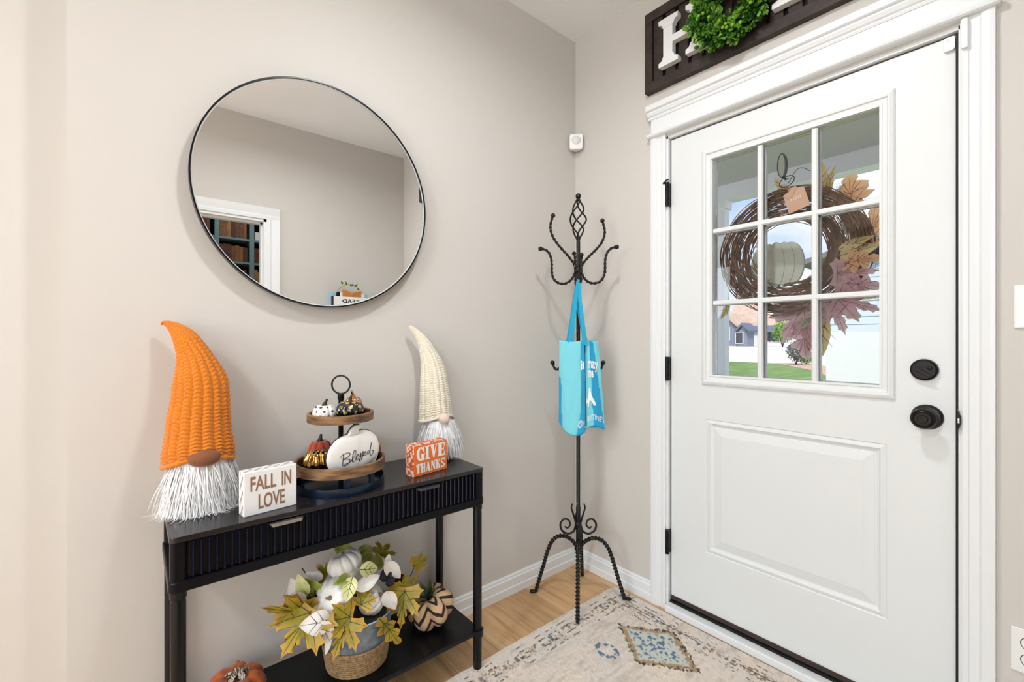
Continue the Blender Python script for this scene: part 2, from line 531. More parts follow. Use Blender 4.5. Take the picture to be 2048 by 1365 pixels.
# moulded frame round the glass, both faces
lf = MB()
fr = lambda k, x: (FY0 + k[0], FY1 - k[0], FZ0 + k[1], FZ1 - k[1], x)
DYg = GY0 - FY0; DZg = GZ0 - FZ0
steps = [(0.0, X0 - 0.0005), (0.0, X0 - 0.004), (0.10, X0 - 0.008), (0.30, X0 - 0.011), (0.45, X0 - 0.010), (0.52, X0 - 0.005), (0.80, X0 - 0.003), (0.84, X0 - 0.006), (1.0, X0 - 0.006), (1.0, X0 + 0.016)]
lf.rings([fr((t * DYg, t * DZg), x) for t, x in steps], cap=False)
steps2 = [(0.0, XB), (0.0, XB + 0.006), (0.3, XB + 0.010), (0.8, XB + 0.006), (1.0, XB + 0.006), (1.0, XB - 0.016)]
lf.rings([fr((t * DYg, t * DZg), x) for t, x in steps2], cap=False)
lf.build('window_frame', M_DOOR, door)
mw = 0.019
ys = [GY0 + (GY1 - GY0) * k / 3 for k in (0, 1, 2, 3)]
zs = [GZ0 + (GZ1 - GZ0) * k / 3 for k in (0, 1, 2, 3)]
for yv in ys[1:3]:
    MB().prism([(-mw / 2, X0 + 0.010), (-mw / 2, X0 - 0.001), (-mw / 2 + 0.004, X0 - 0.005), (mw / 2 - 0.004, X0 - 0.005), (mw / 2, X0 - 0.001), (mw / 2, X0 + 0.010)],
               lambda p, q, dd: (q, yv + p, dd), GZ0, GZ1).build('muntin', M_DOOR, door)
    MB().box(X0 + 0.030, X0 + 0.044, yv - mw / 2, yv + mw / 2, GZ0, GZ1).build('muntin', M_DOOR, door)
for zv in zs[1:3]:
    MB().prism([(-mw / 2, X0 + 0.010), (-mw / 2, X0 - 0.0012), (-mw / 2 + 0.004, X0 - 0.0053), (mw / 2 - 0.004, X0 - 0.0053), (mw / 2, X0 - 0.0012), (mw / 2, X0 + 0.010)],
               lambda p, q, dd: (q, dd, zv + p), GY0, GY1).build('muntin', M_DOOR, door)
    MB().box(X0 + 0.030, X0 + 0.044, GY0, GY1, zv - mw / 2, zv + mw / 2).build('muntin', M_DOOR, door)
def glass_material():
    m = bpy.data.materials.new('clear_glass'); m.use_nodes = True
    n, l = m.node_tree.nodes, m.node_tree.links
    n.clear()
    out = n.new('ShaderNodeOutputMaterial'); mix = n.new('ShaderNodeMixShader')
    tr_ = n.new('ShaderNodeBsdfTransparent'); gl = n.new('ShaderNodeBsdfGlossy'); fz = n.new('ShaderNodeFresnel')
    tr_.inputs[0].default_value = (0.99, 0.995, 0.992, 1); gl.inputs['Roughness'].default_value = 0.0
    fz.inputs['IOR'].default_value = 1.33
    l.new(fz.outputs[0], mix.inputs[0]); l.new(tr_.outputs[0], mix.inputs[1]); l.new(gl.outputs[0], mix.inputs[2])
    l.new(mix.outputs[0], out.inputs[0])
    return m
M_GLASS = glass_material()
for a in range(3):
    for b in range(3):
        MB().box(X0 + 0.018, X0 + 0.022, ys[a] + 0.0005, ys[a + 1] - 0.0005, zs[b] + 0.0005, zs[b + 1] - 0.0005).build('pane', M_GLASS, door)
# deadbolt
db = onX(1849, 740, DX)
bolt = MB().lathe([(0.0, -0.016), (0.026, -0.016), (0.031, -0.012), (0.0325, -0.004), (0.0325, 0.0)], (DX, db[1], db[2]), 40, 'x').build('deadbolt', M_BRONZE, door, autosmooth=35)
ca, sa = math.cos(math.radians(33)), math.sin(math.radians(33))
MB().prism([(-0.025, -0.0035), (-0.02, -0.006), (0.02, -0.004), (0.026, 0.0), (0.02, 0.004), (-0.02, 0.006), (-0.025, 0.0035)],
           lambda p, q, dd: (DX + dd, db[1] + 0.002 + (-(p * ca) + q * sa), db[2] - 0.006 - (p * sa + q * ca) * 1.0), -0.026, -0.015).build('thumb_turn', M_BRONZE, bolt, bevel=0.001)
MB().lathe([(0.0, -0.019), (0.005, -0.019), (0.006, -0.016)], (DX, db[1] - 0.014, db[2] + 0.006), 16, 'x').build('screw', M_BLACK, bolt, smooth=True)
# knob on its rose
kb = onX(1852, 836, DX - 0.02)
rose = MB().lathe([(0.013, -0.022), (0.016, -0.014), (0.031, -0.012), (0.036, -0.005), (0.037, 0.0)], (DX, kb[1], kb[2]), 40, 'x').build('knob_rose', M_BRONZE, door, autosmooth=40)
MB().lathe([(0.0, -0.0635), (0.011, -0.0635), (0.012, -0.0615), (0.019, -0.0615), (0.021, -0.0635), (0.0265, -0.060), (0.0295, -0.052), (0.028, -0.043), (0.020, -0.034), (0.012, -0.026), (0.012, -0.018)], (DX, kb[1] + 0.002, kb[2]), 40, 'x').build('knob', M_BRONZE, rose, autosmooth=40)
# latch plate on the edge
lz = onX(1919, 840, 0.0)[2]
MB().prism([(lz - 0.030, 0.0), (lz - 0.02, 0.004), (lz - 0.008, 0.0075), (lz + 0.012, 0.0075), (lz + 0.02, 0.004), (lz + 0.030, 0.0)], lambda p, q, dd: (dd, DY0 + 0.0125 - q, p), -0.0215, 0.02).build('strike_plate', M_BLACK, door)
MB().box(-0.0222, -0.0214, DY0 + 0.008, DY0 + 0.0115, lz - 0.007, lz + 0.006).build('strike_insert', M_TRIM, door)
# hinges
for zc in (1.807, 1.049, 0.297):
    hb = MB()
    hy = LY1 + 0.006
    hb.lathe([(0.0085, -0.052), (0.0085, -0.018), (0.0075, -0.0178), (0.0085, -0.0175), (0.0085, 0.017), (0.0075, 0.0175), (0.0085, 0.018), (0.0085, 0.052)], (-0.0085, hy, zc), 14)
    hinge = hb.build('hinge', M_BLACK, door, autosmooth=40)
    MB().box(-0.003, 0.02, hy - 0.004, hy + 0.004, zc - 0.05, zc + 0.05).build('hinge_leaf', M_BLACK, hinge)
    for dz in (-0.024, 0.026):
        MB().ball((-0.009, hy - 0.010, zc + dz), 0.0035, 8, 6).build('hinge_screw', M_BLACK, hinge, smooth=True)
    if zc > 1.7:
        MB().tube([(-0.012, hy + 0.012, zc + 0.052), (-0.016, hy, zc + 0.060), (-0.016, hy - 0.012, zc + 0.060)], 0.003, 8).ball((-0.013, hy + 0.013, zc + 0.051), 0.006, 10, 8).build('hinge_stop', M_BLACK, hinge, smooth=True)

# ------------------------------------------------------------------ study doorway opposite the mirror (trim_3)
t3 = struct('trim_3', None, None, 'white casing of the study doorway seen in the mirror', 'trim')
cw = 0.082
def flat_casing(x0, x1, z0, z1, name):
    mb = MB()
    mb.box(x0, x1, FRONT_Y, FRONT_Y + 0.012, z0, z1)
    mb.build(name, M_TRIM, t3)
for sx, s in ((SX1, 1), (SX0, -1)):
    prof = [(0, 0), (0, 0.011), (0.02, 0.013), (0.03, 0.010), (0.055, 0.016), (cw, 0.020), (cw, 0)]
    MB().prism(prof, lambda p, q, dd: (sx + s * p, FRONT_Y + q, dd), 0.0, SZ).build('side_casing', M_TRIM, t3)
prof = [(0, 0), (0, 0.011), (0.02, 0.013), (0.03, 0.010), (0.055, 0.016), (cw, 0.020), (cw, 0)]
MB().prism(prof, lambda p, q, dd: (dd, FRONT_Y + q, SZ + p), SX0 - cw, SX1 + cw).build('head_casing', M_TRIM, t3)
jb = MB()
jb.box(SX1 - 0.018, SX1, FRONT_Y - 0.12, FRONT_Y, 0, SZ).box(SX0, SX0 + 0.018, FRONT_Y - 0.12, FRONT_Y, 0, SZ).box(SX0, SX1, FRONT_Y - 0.12, FRONT_Y, SZ - 0.018, SZ)
jb.box(SX1 - 0.030, SX1 - 0.018, FRONT_Y - 0.085, FRONT_Y - 0.045, 0, SZ).box(SX0, SX1, FRONT_Y - 0.085, FRONT_Y - 0.045, SZ - 0.030, SZ - 0.018)
jb.build('jamb', M_TRIM, t3)
MB().box(SX1 - 0.024, SX1 - 0.0175, FRONT_Y - 0.115, FRONT_Y - 0.088, 1.70, 1.80).build('hinge_leaf', M_BRONZE, t3)

# ------------------------------------------------------------------ ceiling lamps: the entry's own light and added fill lamps
M_SHADE = bpy.data.materials.new('lit_opal_glass'); M_SHADE.use_nodes = True
_b = M_SHADE.node_tree.nodes['Principled BSDF']
_b.inputs['Base Color'].default_value = (0.9, 0.88, 0.84, 1)
_b.inputs['Emission Color'].default_value = (1.0, 0.95, 0.88, 1)
_b.inputs['Emission Strength'].default_value = 3.0
M_SHADE.cycles.emission_sampling = 'NONE'
def ceiling_lamp(x, y, power, label, r=0.15, color=(0.95, 0.975, 1.0)):
    t = thing('ceiling_lamp', label, 'lamp', (x, y, CEIL_Z))
    MB().lathe([(r * 0.9, -0.004), (r, -0.004), (r, -0.03), (r * 0.94, -0.034), (r * 0.9, -0.03)], (x, y, CEIL_Z), 40, caps=False).build('lamp_base', M_BRONZE, t, autosmooth=40)
    MB().lathe([(r * 0.93, -0.03), (r * 0.9, -0.06), (r * 0.72, -0.085), (r * 0.4, -0.10), (0.0, -0.105)], (x, y, CEIL_Z), 40, caps=False).build('lamp_shade', M_SHADE, t, smooth=True)
    ll = light('lamp_light', 'AREA', (x, y, CEIL_Z - 0.11), power, color, aim=(x, y, 0), size=r * 1.6)
    ll.data.spread = math.radians(172)
ceiling_lamp(-1.05, -1.0, 14, 'flush opal ceiling lamp over the entry rug', 0.10)
ceiling_lamp(-3.2, -1.2, 22, 'added opal fill lamp on the living room ceiling near the entry', 0.2)  # unseen lamp added to even out the light in the entry
ceiling_lamp(-4.8, -2.8, 22, 'added opal fill lamp in the far half of the living room', 0.2)  # second added fill lamp, out of view
ceiling_lamp(-1.0, -2.75, 3.2, 'added opal fill lamp in the study', 0.12)  # added to brighten the bookcase reflected in the mirror

# ================================================================== CONSOLE TABLE
TX0, TX1, TY0, TY1, TZ = -1.722, -0.828, -0.314, -0.018, 0.720
SHZ = 0.146
M_TABLE = pbr('black_lacquer_wood', (0.004, 0.004, 0.006, 1), 0.30, spec=0.16)
M_TABLE_TOP = pbr('charcoal_table_top', (0.014, 0.012, 0.013, 1), 0.20, spec=0.5)
M_SLAT = pbr('navy_black_lacquer', (0.004, 0.006, 0.016, 1), 0.22, spec=0.40)
M_PULL_A = pbr('nickel_pull', (0.45, 0.41, 0.37, 1), 0.35, metal=0.9)
M_PULL_B = pbr('dark_pull', (0.10, 0.10, 0.11, 1), 0.35, metal=0.8)
tb = thing('console_table', 'narrow black console table with fluted drawers under the round mirror', 'table', ((TX0 + TX1) / 2, (TY0 + TY1) / 2, 0))
def rrect(x0, x1, y0, y1, r, n=6):
    pts = []
    for cx, cy, a in ((x1 - r, y1 - r, 0), (x0 + r, y1 - r, 90), (x0 + r, y0 + r, 180), (x1 - r, y0 + r, 270)):
        for k in range(n + 1):
            t = math.radians(a + 90 * k / n)
            pts.append((cx + r * math.cos(t), cy + r * math.sin(t)))
    return pts
flat = lambda p, q, d: (p, q, d)
MB().prism(rrect(TX0, TX1, TY0, TY1, 0.014), flat, TZ - 0.013, TZ).build('table_top', M_TABLE_TOP, tb, bevel=0.0015)
AZ0, AZ1 = 0.617, TZ - 0.013
# apron carcass
MB().box(TX0 + 0.028, TX1 - 0.028, TY0 + 0.012, TY1 - 0.004, AZ0, AZ1).build('apron', M_TABLE, tb)
# rounded corner posts beside the drawers
for x in (TX0 + 0.018, TX1 - 0.018):
    for y in (TY0 + 0.018, TY1 - 0.016):
        MB().prism(rrect(x - 0.0165, x + 0.0165, y - 0.0165, y + 0.0165, 0.012), flat, AZ0, AZ1).build('corner_post', M_TABLE, tb)
# frame under the apron
MB().prism(rrect(TX0 - 0.002, TX1 + 0.002, TY0 - 0.002, TY1 + 0.001, 0.018), flat, AZ0 - 0.026, AZ0).build('apron_rail', M_TABLE, tb, bevel=0.003)
# two drawers, fluted with separate slats
sx0, sx1 = TX0 + 0.038, TX1 - 0.038
nsl = 52
pitch = (sx1 - sx0) / nsl
sl = MB()
hw = pitch * 0.5
sl.prism([(-hw, 0.0), (-hw, -0.0005), (-hw * 0.42, -0.001), (-hw * 0.30, -0.0085), (-hw * 0.12, -0.0105), (hw * 0.12, -0.0105), (hw * 0.30, -0.0085), (hw * 0.42, -0.001), (hw, -0.0005), (hw, 0.0)], lambda p, q, d: (p, q, d), 0, AZ1 - AZ0 - 0.006)
slat_me = sl.mesh('slat'); slat_me.materials.append(M_SLAT)
mid = (sx0 + sx1) / 2
for k, (a, b) in enumerate(((sx0, mid), (mid, sx1))):
    dr = MB().box(a + 0.001, b - 0.001, TY0 + 0.008, TY0 + 0.013, AZ0 + 0.002, AZ1 - 0.002).build('drawer', M_TABLE, tb)
    for i in range(nsl // 2):
        o = bpy.data.objects.new('slat', slat_me); COL.objects.link(o)
        o.location = (a + (i + 0.5) * pitch, TY0 + 0.0095, AZ0 + 0.003)
        o.parent = dr
    hx = (-1.475, -1.054)[k]
    hp = [(-0.040, 0.0), (-0.040, -0.008), (-0.036, -0.016), (0.036, -0.016), (0.040, -0.008), (0.040, 0.0)]
    h = MB().prism(hp, lambda p, q, d: (hx + p, TY0 + 0.004 + q, d), AZ1 - 0.010, AZ1 - 0.005)
    h.box(hx - 0.036, hx + 0.036, TY0 - 0.012, TY0 - 0.009, AZ1 - 0.013, AZ1 - 0.009)
    h.build('handle', (M_PULL_A, M_PULL_B)[k], dr, bevel=0.0012)
# legs, shelf and shelf collars
for x in (TX0 + 0.018, TX1 - 0.018):
    for y in (TY0 + 0.018, TY1 - 0.016):
        zb = 0.0085 if (y < -0.275 and x > -1.6) else 0.0
        leg = MB().lathe([(0.0145, zb), (0.0155, zb + 0.003), (0.0155, 0.565), (0.0145, 0.568), (0.0145, 0.572), (0.0170, 0.574), (0.0170, AZ0 - 0.026)], (x, y, 0), 24).build('leg', M_BLACK, tb, autosmooth=40)
        MB().lathe([(0.0155, -0.018), (0.0215, -0.016), (0.0215, 0.006), (0.0155, 0.008)], (x, y, SHZ - 0.006), 24).build('shelf_collar', M_BLACK, leg, autosmooth=40)
MB().box(TX0 + 0.010, TX1 - 0.010, TY0 + 0.008, TY1 - 0.006, SHZ - 0.016, SHZ).build('shelf', M_BLACK, tb, bevel=0.002)

# ================================================================== ROUND MIRROR
mc = (-1.288, 1.662); MR = 0.377
M_MIRROR = pbr('mirror_glass', (0.97, 0.975, 0.975, 1), 0.0, metal=1.0)
mr_ = thing('round_mirror', 'large round wall mirror with thin black metal frame', 'mirror', (mc[0], 0, mc[1] - MR))
MB().lathe([(0.0, -0.034), (MR - 0.006, -0.034)], (mc[0], 0, mc[1]), 96, 'y', caps=False).build('mirror_glass', M_MIRROR, mr_)
MB().lathe([(MR - 0.008, -0.0345), (MR - 0.0045, -0.0345), (MR - 0.0045, -0.037)], (mc[0], 0, mc[1]), 128, 'y', caps=False).build('glass_edge', M_TRIM, mr_)
MB().lathe([(MR - 0.0045, -0.034), (MR - 0.0045, -0.040), (MR, -0.040), (MR, -0.016), (MR - 0.02, -0.016), (MR - 0.02, -0.020)], (mc[0], 0, mc[1]), 128, 'y', caps=False).build('frame', M_BLACK, mr_, autosmooth=40)
MB().lathe([(0.0, -0.018), (MR - 0.012, -0.018), (MR - 0.012, -0.030), (0.0, -0.030)], (mc[0], 0, mc[1]), 64, 'y').build('backing', M_BLACK, mr_)
for dx in (-0.15, 0.15):
    MB().box(mc[0] + dx - 0.02, mc[0] + dx + 0.02, -0.018, 0.0, mc[1] + 0.12, mc[1] + 0.14).build('hanger', M_BLACK, mr_)

# ================================================================== GNOMES
def spine(px, ydepth, n):
    """px: (u, v, half width in picture points) on planes y = ydepth(i)"""
    C, Rr = [], []
    for (u, v, hw_), yd in zip(px, ydepth):
        p = onY(u, v, yd)
        C.append(p); Rr.append(hw_ * depth(p) / FPX)
    q = catmull(np.column_stack([np.array(C), np.array(Rr)]), n)
    return q[:, :3], q[:, 3]

def knit_hat(name, px, ydepth, mat, parent, ribs=15, stitch=0.0095, amp=0.0032, n_len=300, per=9, rim=None, flat_=0.82):
    C, Rr = spine(px, ydepth, n_len)
    s = np.concatenate([[0], np.cumsum(np.linalg.norm(np.diff(C, axis=0), axis=1))])
    T = np.gradient(C, axis=0); T /= np.linalg.norm(T, axis=1)[:, None]
    view = np.array([0, -1.0, 0])
    N = view[None] - T * (T @ view)[:, None]; N /= np.linalg.norm(N, axis=1)[:, None]
    B = np.cross(T, N)
    seg = ribs * per
    th = np.linspace(0, 2 * math.pi, seg, endpoint=False)
    p = (th / (2 * math.pi) * ribs) % 1.0
    prof = 1 - (2 * p - 1) ** 2
    grow = np.clip(Rr / Rr.max(), 0.25, 1)
    ph = s[:, None] / stitch + 0.55 * np.abs(2 * p - 1)[None]
    disp = amp * grow[:, None] * (0.85 * prof[None] ** 0.6 + 1.15 * np.abs(np.sin(math.pi * ph)) ** 0.6 * (0.45 + 0.55 * prof[None]))
    # soft folds of the cloth
    fold = 0.0035 * np.sin(s[:, None] * 38 + 2 * np.cos(th)[None]) * np.clip((s / s[-1])[:, None] * 1.3, 0, 1) * (0.5 + 0.5 * np.cos(th - 2.2)[None])
    R_ = Rr[:, None] - amp * 0.8 + disp + fold
    P = C[:, None, :] + R_[..., None] * (np.cos(th)[None, :, None] * N[:, None, :] * flat_ + np.sin(th)[None, :, None] * B[:, None, :])
    if rim is not None:
        # the lower edge lifts over the nose
        lift = rim * np.clip(np.cos(th), 0, 1) ** 2
        fade = np.clip(1 - s / (0.35 * s[-1]), 0, 1) ** 1.5
        P[..., 2] += lift[None, :] * fade[:, None]
    return MB().grid(P, cv=True, capB=True).build(name, mat, parent, smooth=True), P

def strands(n, root, flow, length, width, seed, gravity=0.6, spread=0.25, droop_z=None, segs=6):
    """hair strands as thin tapered ribbons; root(i)->(point, outward normal)"""
    r_ = np.random.default_rng(seed)
    mb = MB()
    V, F = [], []
    for i in range(n):
        p, nm = root(r_)
        L = length * r_.uniform(0.65, 1.1)
        dvec = nm * spread * r_.uniform(0.4, 1.3) + flow + r_.normal(0, 0.16, 3)
        dvec /= np.linalg.norm(dvec)
        side = np.cross(dvec, nm); side /= np.linalg.norm(side) + 1e-9
        wob = r_.uniform(0, 6.28); wa = r_.uniform(0.002, 0.008)
        base = len(V)
        q = p.copy()
        for k in range(segs + 1):
            t = k / segs
            wd = width * (1 - t) ** 0.6 * r_.uniform(0.8, 1.1) + 0.0002
            off = side * wa * math.sin(wob + t * 4.5) * t
            pt = q + off
            V.append(pt - side * wd / 2); V.append(pt + side * wd / 2)
            dvec = dvec + np.array([0, 0, -gravity / segs]) ; dvec /= np.linalg.norm(dvec)
            nq = q + dvec * L / segs
            if droop_z is not None and nq[2] < droop_z:
                nq[2] = droop_z + 0.0005
                dvec = dvec + nm * 0.5; dvec[2] = 0.0; dvec /= np.linalg.norm(dvec)
            q = nq
        for k in range(segs):
            a = base + 2 * k
            F.append((a, a + 1, a + 3, a + 2))
    mb.add(V, F)
    return mb

M_KNIT_O = pbr('orange_yarn', srgb(204, 106, 10), 0.85, noise=(260, 0.3, 0.7), col2=srgb(228, 138, 32), bump=(700, 0.5), sheen=0.4, spec=0.2)
M_KNIT_C = pbr('cream_yarn', srgb(226, 215, 192), 0.85, noise=(260, 0.3, 0.7), col2=srgb(240, 232, 214), bump=(700, 0.5), sheen=0.4, spec=0.2)
M_FUR = pbr('white_fur', (0.92, 0.92, 0.92, 1), 0.7, spec=0.3, noise=(60, 0.35, 0.65), col2=(0.80, 0.79, 0.79, 1))
M_FELT_BR = pbr('brown_felt', srgb(128, 74, 40), 0.8, bump=(400, 0.3), sheen=0.3)
M_FELT_PK = pbr('pale_felt', srgb(226, 203, 186), 0.8, bump=(400, 0.3), sheen=0.3)
M_BODYF = pbr('grey_white_cloth', (0.62, 0.60, 0.58, 1), 0.9, bump=(500, 0.3))

# --- orange gnome
g1c = onY(404, 1012, -0.115)
g1 = thing('gnome', 'gnome with orange knitted hat, brown nose and white beard at the table\'s left end', 'gnome', (g1c[0], -0.115, TZ), 'knitted hat gnomes on the console table')
hat1 = [(399, 928, 56), (399, 905, 57), (399, 870, 53), (400, 830, 50), (402, 795, 46), (401, 760, 43), (393, 725, 34), (381, 697, 26), (366, 674, 20), (349, 657, 13), (336, 649, 8.5), (327, 647, 5.5), (322, 650, 3)]
yd1 = [-0.115, -0.113, -0.110, -0.105, -0.10, -0.092, -0.08, -0.07, -0.06, -0.05, -0.042, -0.036, -0.034]
h1, P1 = knit_hat('hat', hat1, yd1, M_KNIT_O, g1, ribs=17, rim=0.020, amp=0.0062, stitch=0.0105, n_len=330, per=10)
C1 = onY(401, 935, -0.115)
r1 = 56 * depth(C1) / FPX
MB().lathe([(0.0, TZ + 0.001), (r1 * 0.86, TZ + 0.001), (r1 * 0.95, TZ + 0.02), (r1 * 0.92, TZ + 0.07), (r1 * 0.80, C1[2] + 0.02), (0, C1[2] + 0.05)], (g1c[0] - 0.001, -0.115, 0), 32).build('body', M_BODYF, g1, smooth=True)
# rolled rim
edge = P1[2].copy()
rimpath = catmull(np.vstack([edge[::8], edge[:1]]), 120)
MB().tube(rimpath + np.array([0, 0, 0.002]), 0.0062 * (1 + 0.12 * np.sin(np.arange(120) * 1.6)), 10, closed=True).build('hat_rim', M_KNIT_O, g1, smooth=True)
nz = onY(409, 916, -0.170)
MB().ball(nz, 0.0335, 28, 18, 1.15, 0.75, 0.70).build('nose', M_FELT_BR, g1, smooth=True)
def root1(r_):
    a = r_.normal(0, 0.75)
    a = max(-1.45, min(1.45, a))
    nm = np.array([math.sin(a), -math.cos(a), 0])
    zz = r_.uniform(C1[2] - 0.02, C1[2] + 0.028)
    rr = r1 * 0.88
    return np.array([g1c[0], -0.115, 0]) + nm * rr * np.array([1.08, 0.85, 0]) + np.array([0, 0, zz]), nm
strands(3600, root1, np.array([0, 0, -1.0]), 0.128, 0.0030, 3, spread=0.10, droop_z=TZ + 0.002).build('beard', M_FUR, g1)

# --- cream gnome
g2y = -0.075
g2c = onY(878, 912, g2y)
g2 = thing('gnome', 'gnome with cream knitted hat, pale nose and white beard behind the orange block', 'gnome', (g2c[0], g2y, TZ), 'knitted hat gnomes on the console table')
hat2 = [(872, 838, 31), (871, 822, 31), (870, 795, 29), (868, 770, 27), (866, 745, 24), (861, 720, 20), (853, 698, 15.5), (845, 683, 12), (836, 671, 8.5), (828, 662, 6), (822, 657, 5), (818, 656, 2.5)]
yd2 = [g2y, g2y, -0.073, -0.07, -0.066, -0.06, -0.054, -0.048, -0.042, -0.038, -0.035, -0.034]
h2, P2 = knit_hat('hat', hat2, yd2, M_KNIT_C, g2, ribs=15, rim=0.014, amp=0.0048, stitch=0.0088, n_len=300, per=9)
C2 = onY(874, 848, g2y)
r2 = 32 * depth(C2) / FPX
MB().lathe([(0.0, TZ + 0.001), (r2 * 0.86, TZ + 0.001), (r2 * 0.95, TZ + 0.015), (r2 * 0.92, TZ + 0.05), (r2 * 0.82, C2[2] + 0.02), (0, C2[2] + 0.05)], (g2c[0], g2y, 0), 32).build('body', M_BODYF, g2, smooth=True)
edge = P2[2].copy()
rimpath = catmull(np.vstack([edge[::8], edge[:1]]), 110)
MB().tube(rimpath, 0.0055, 10, closed=True).build('hat_rim', M_KNIT_C, g2, smooth=True)
nz = onY(888, 838, g2y - 0.062)
MB().ball(nz, 0.0215, 24, 16).build('nose', M_FELT_PK, g2, smooth=True)
def root2(r_):
    a = max(-1.6, min(1.6, r_.normal(0.1, 0.8)))
    nm = np.array([math.sin(a), -math.cos(a), 0])
    zz = r_.uniform(C2[2] - 0.012, C2[2] + 0.02)
    return np.array([g2c[0], g2y, 0]) + nm * r2 * 0.97 + np.array([0, 0, zz]), nm
strands(2200, root2, np.array([0, 0, -1.0]), 0.120, 0.0034, 5, spread=0.42, gravity=1.3, droop_z=TZ + 0.002).build('beard', M_FUR, g2)

# ================================================================== BLOCK SIGNS
def frame_of(p0, p1):
    """basis for an upright face from bottom-left p0 to bottom-right p1: fn(a, b, d) with d outwards to the room"""
    p0, p1 = np.asarray(p0, float), np.asarray(p1, float)
    ax = p1 - p0; ax[2] = 0; W = np.linalg.norm(ax); ax /= W
    out = np.array([ax[1], -ax[0], 0.0])
    return (lambda a, b, d: p0 + ax * a + UP * b + out * d), W

def lettering(lines, fn, mat, parent, name='lettering', d=0.0006):
    """lines: (text, x0, y0, width, height, bold)"""
    mb = MB()
    for s, x0, y0, W_, H_, off in lines:
        v, f = text2d(s, 1.0, off)
        mn, mx = v.min(0), v.max(0)
        v = (v - mn) / (mx - mn) * np.array([W_, H_]) + np.array([x0, y0])
        mb.add([fn(a, b, d) for a, b in v], f)
    return mb.build(name, mat, parent)

def pill(fn, u, v_, du, dv, d):
    return [fn(u + du * math.cos(t), v_ + dv * math.sin(t), d) for t in np.linspace(0, 2 * math.pi, 9)[:-1]]

# FALL IN LOVE
a = onZ(487, 1037, TZ); b = onZ(593.5, 1009.5, TZ)
fn, W = frame_of(a, b)
H = onY(487, 948, a[1])[2] - TZ
M_WHITEB = pbr('white_block_paint', (0.85, 0.85, 0.84, 1), 0.5)
M_BROWNINK = pbr('brown_ink', srgb(150, 110, 86), 0.6)
s1 = thing('block_sign', 'white wooden block sign reading FALL IN LOVE', 'sign', tuple((a + b) / 2), 'wooden block signs')
MB().prism([(0, 0), (W, 0), (W, H), (0, H)], fn, 0.0, -0.040).build('block', M_WHITEB, s1, bevel=0.0022)
lettering([('FALL', 0.12 * W, 0.55 * H, 0.475 * W, 0.335 * H, 0.022), ('IN', 0.70 * W, 0.55 * H, 0.185 * W, 0.335 * H, 0.022), ('LOVE', 0.265 * W, 0.115 * H, 0.495 * W, 0.345 * H, 0.022)], fn, M_BROWNINK, s1)
pm = MB()
r_ = np.random.default_rng(2)
for k in range(26):                           # small brown leopard flecks on the top and left edges
    if k < 14:
        ua, dd = (k + 0.5) / 14 * W, -0.007 - 0.024 * ((k * 7) % 5) / 5
        du, dv = 0.0055, 0.0022
        pm.add([fn(ua + du * math.cos(t), H + 0.0006, dd + dv * math.sin(t)) for t in np.linspace(0, 6.28, 8)[:-1]], [tuple(range(7))])
    else:
        vb, dd = (k - 13.5) / 12 * H, -0.007 - 0.026 * ((k * 3) % 4) / 4
        pm.add([fn(-0.0006, vb + 0.006 * math.cos(t), dd + 0.0022 * math.sin(t)) for t in np.linspace(0, 6.28, 8)[:-1]], [tuple(range(7))])
pm.build('fleck_print', M_BROWNINK, s1)

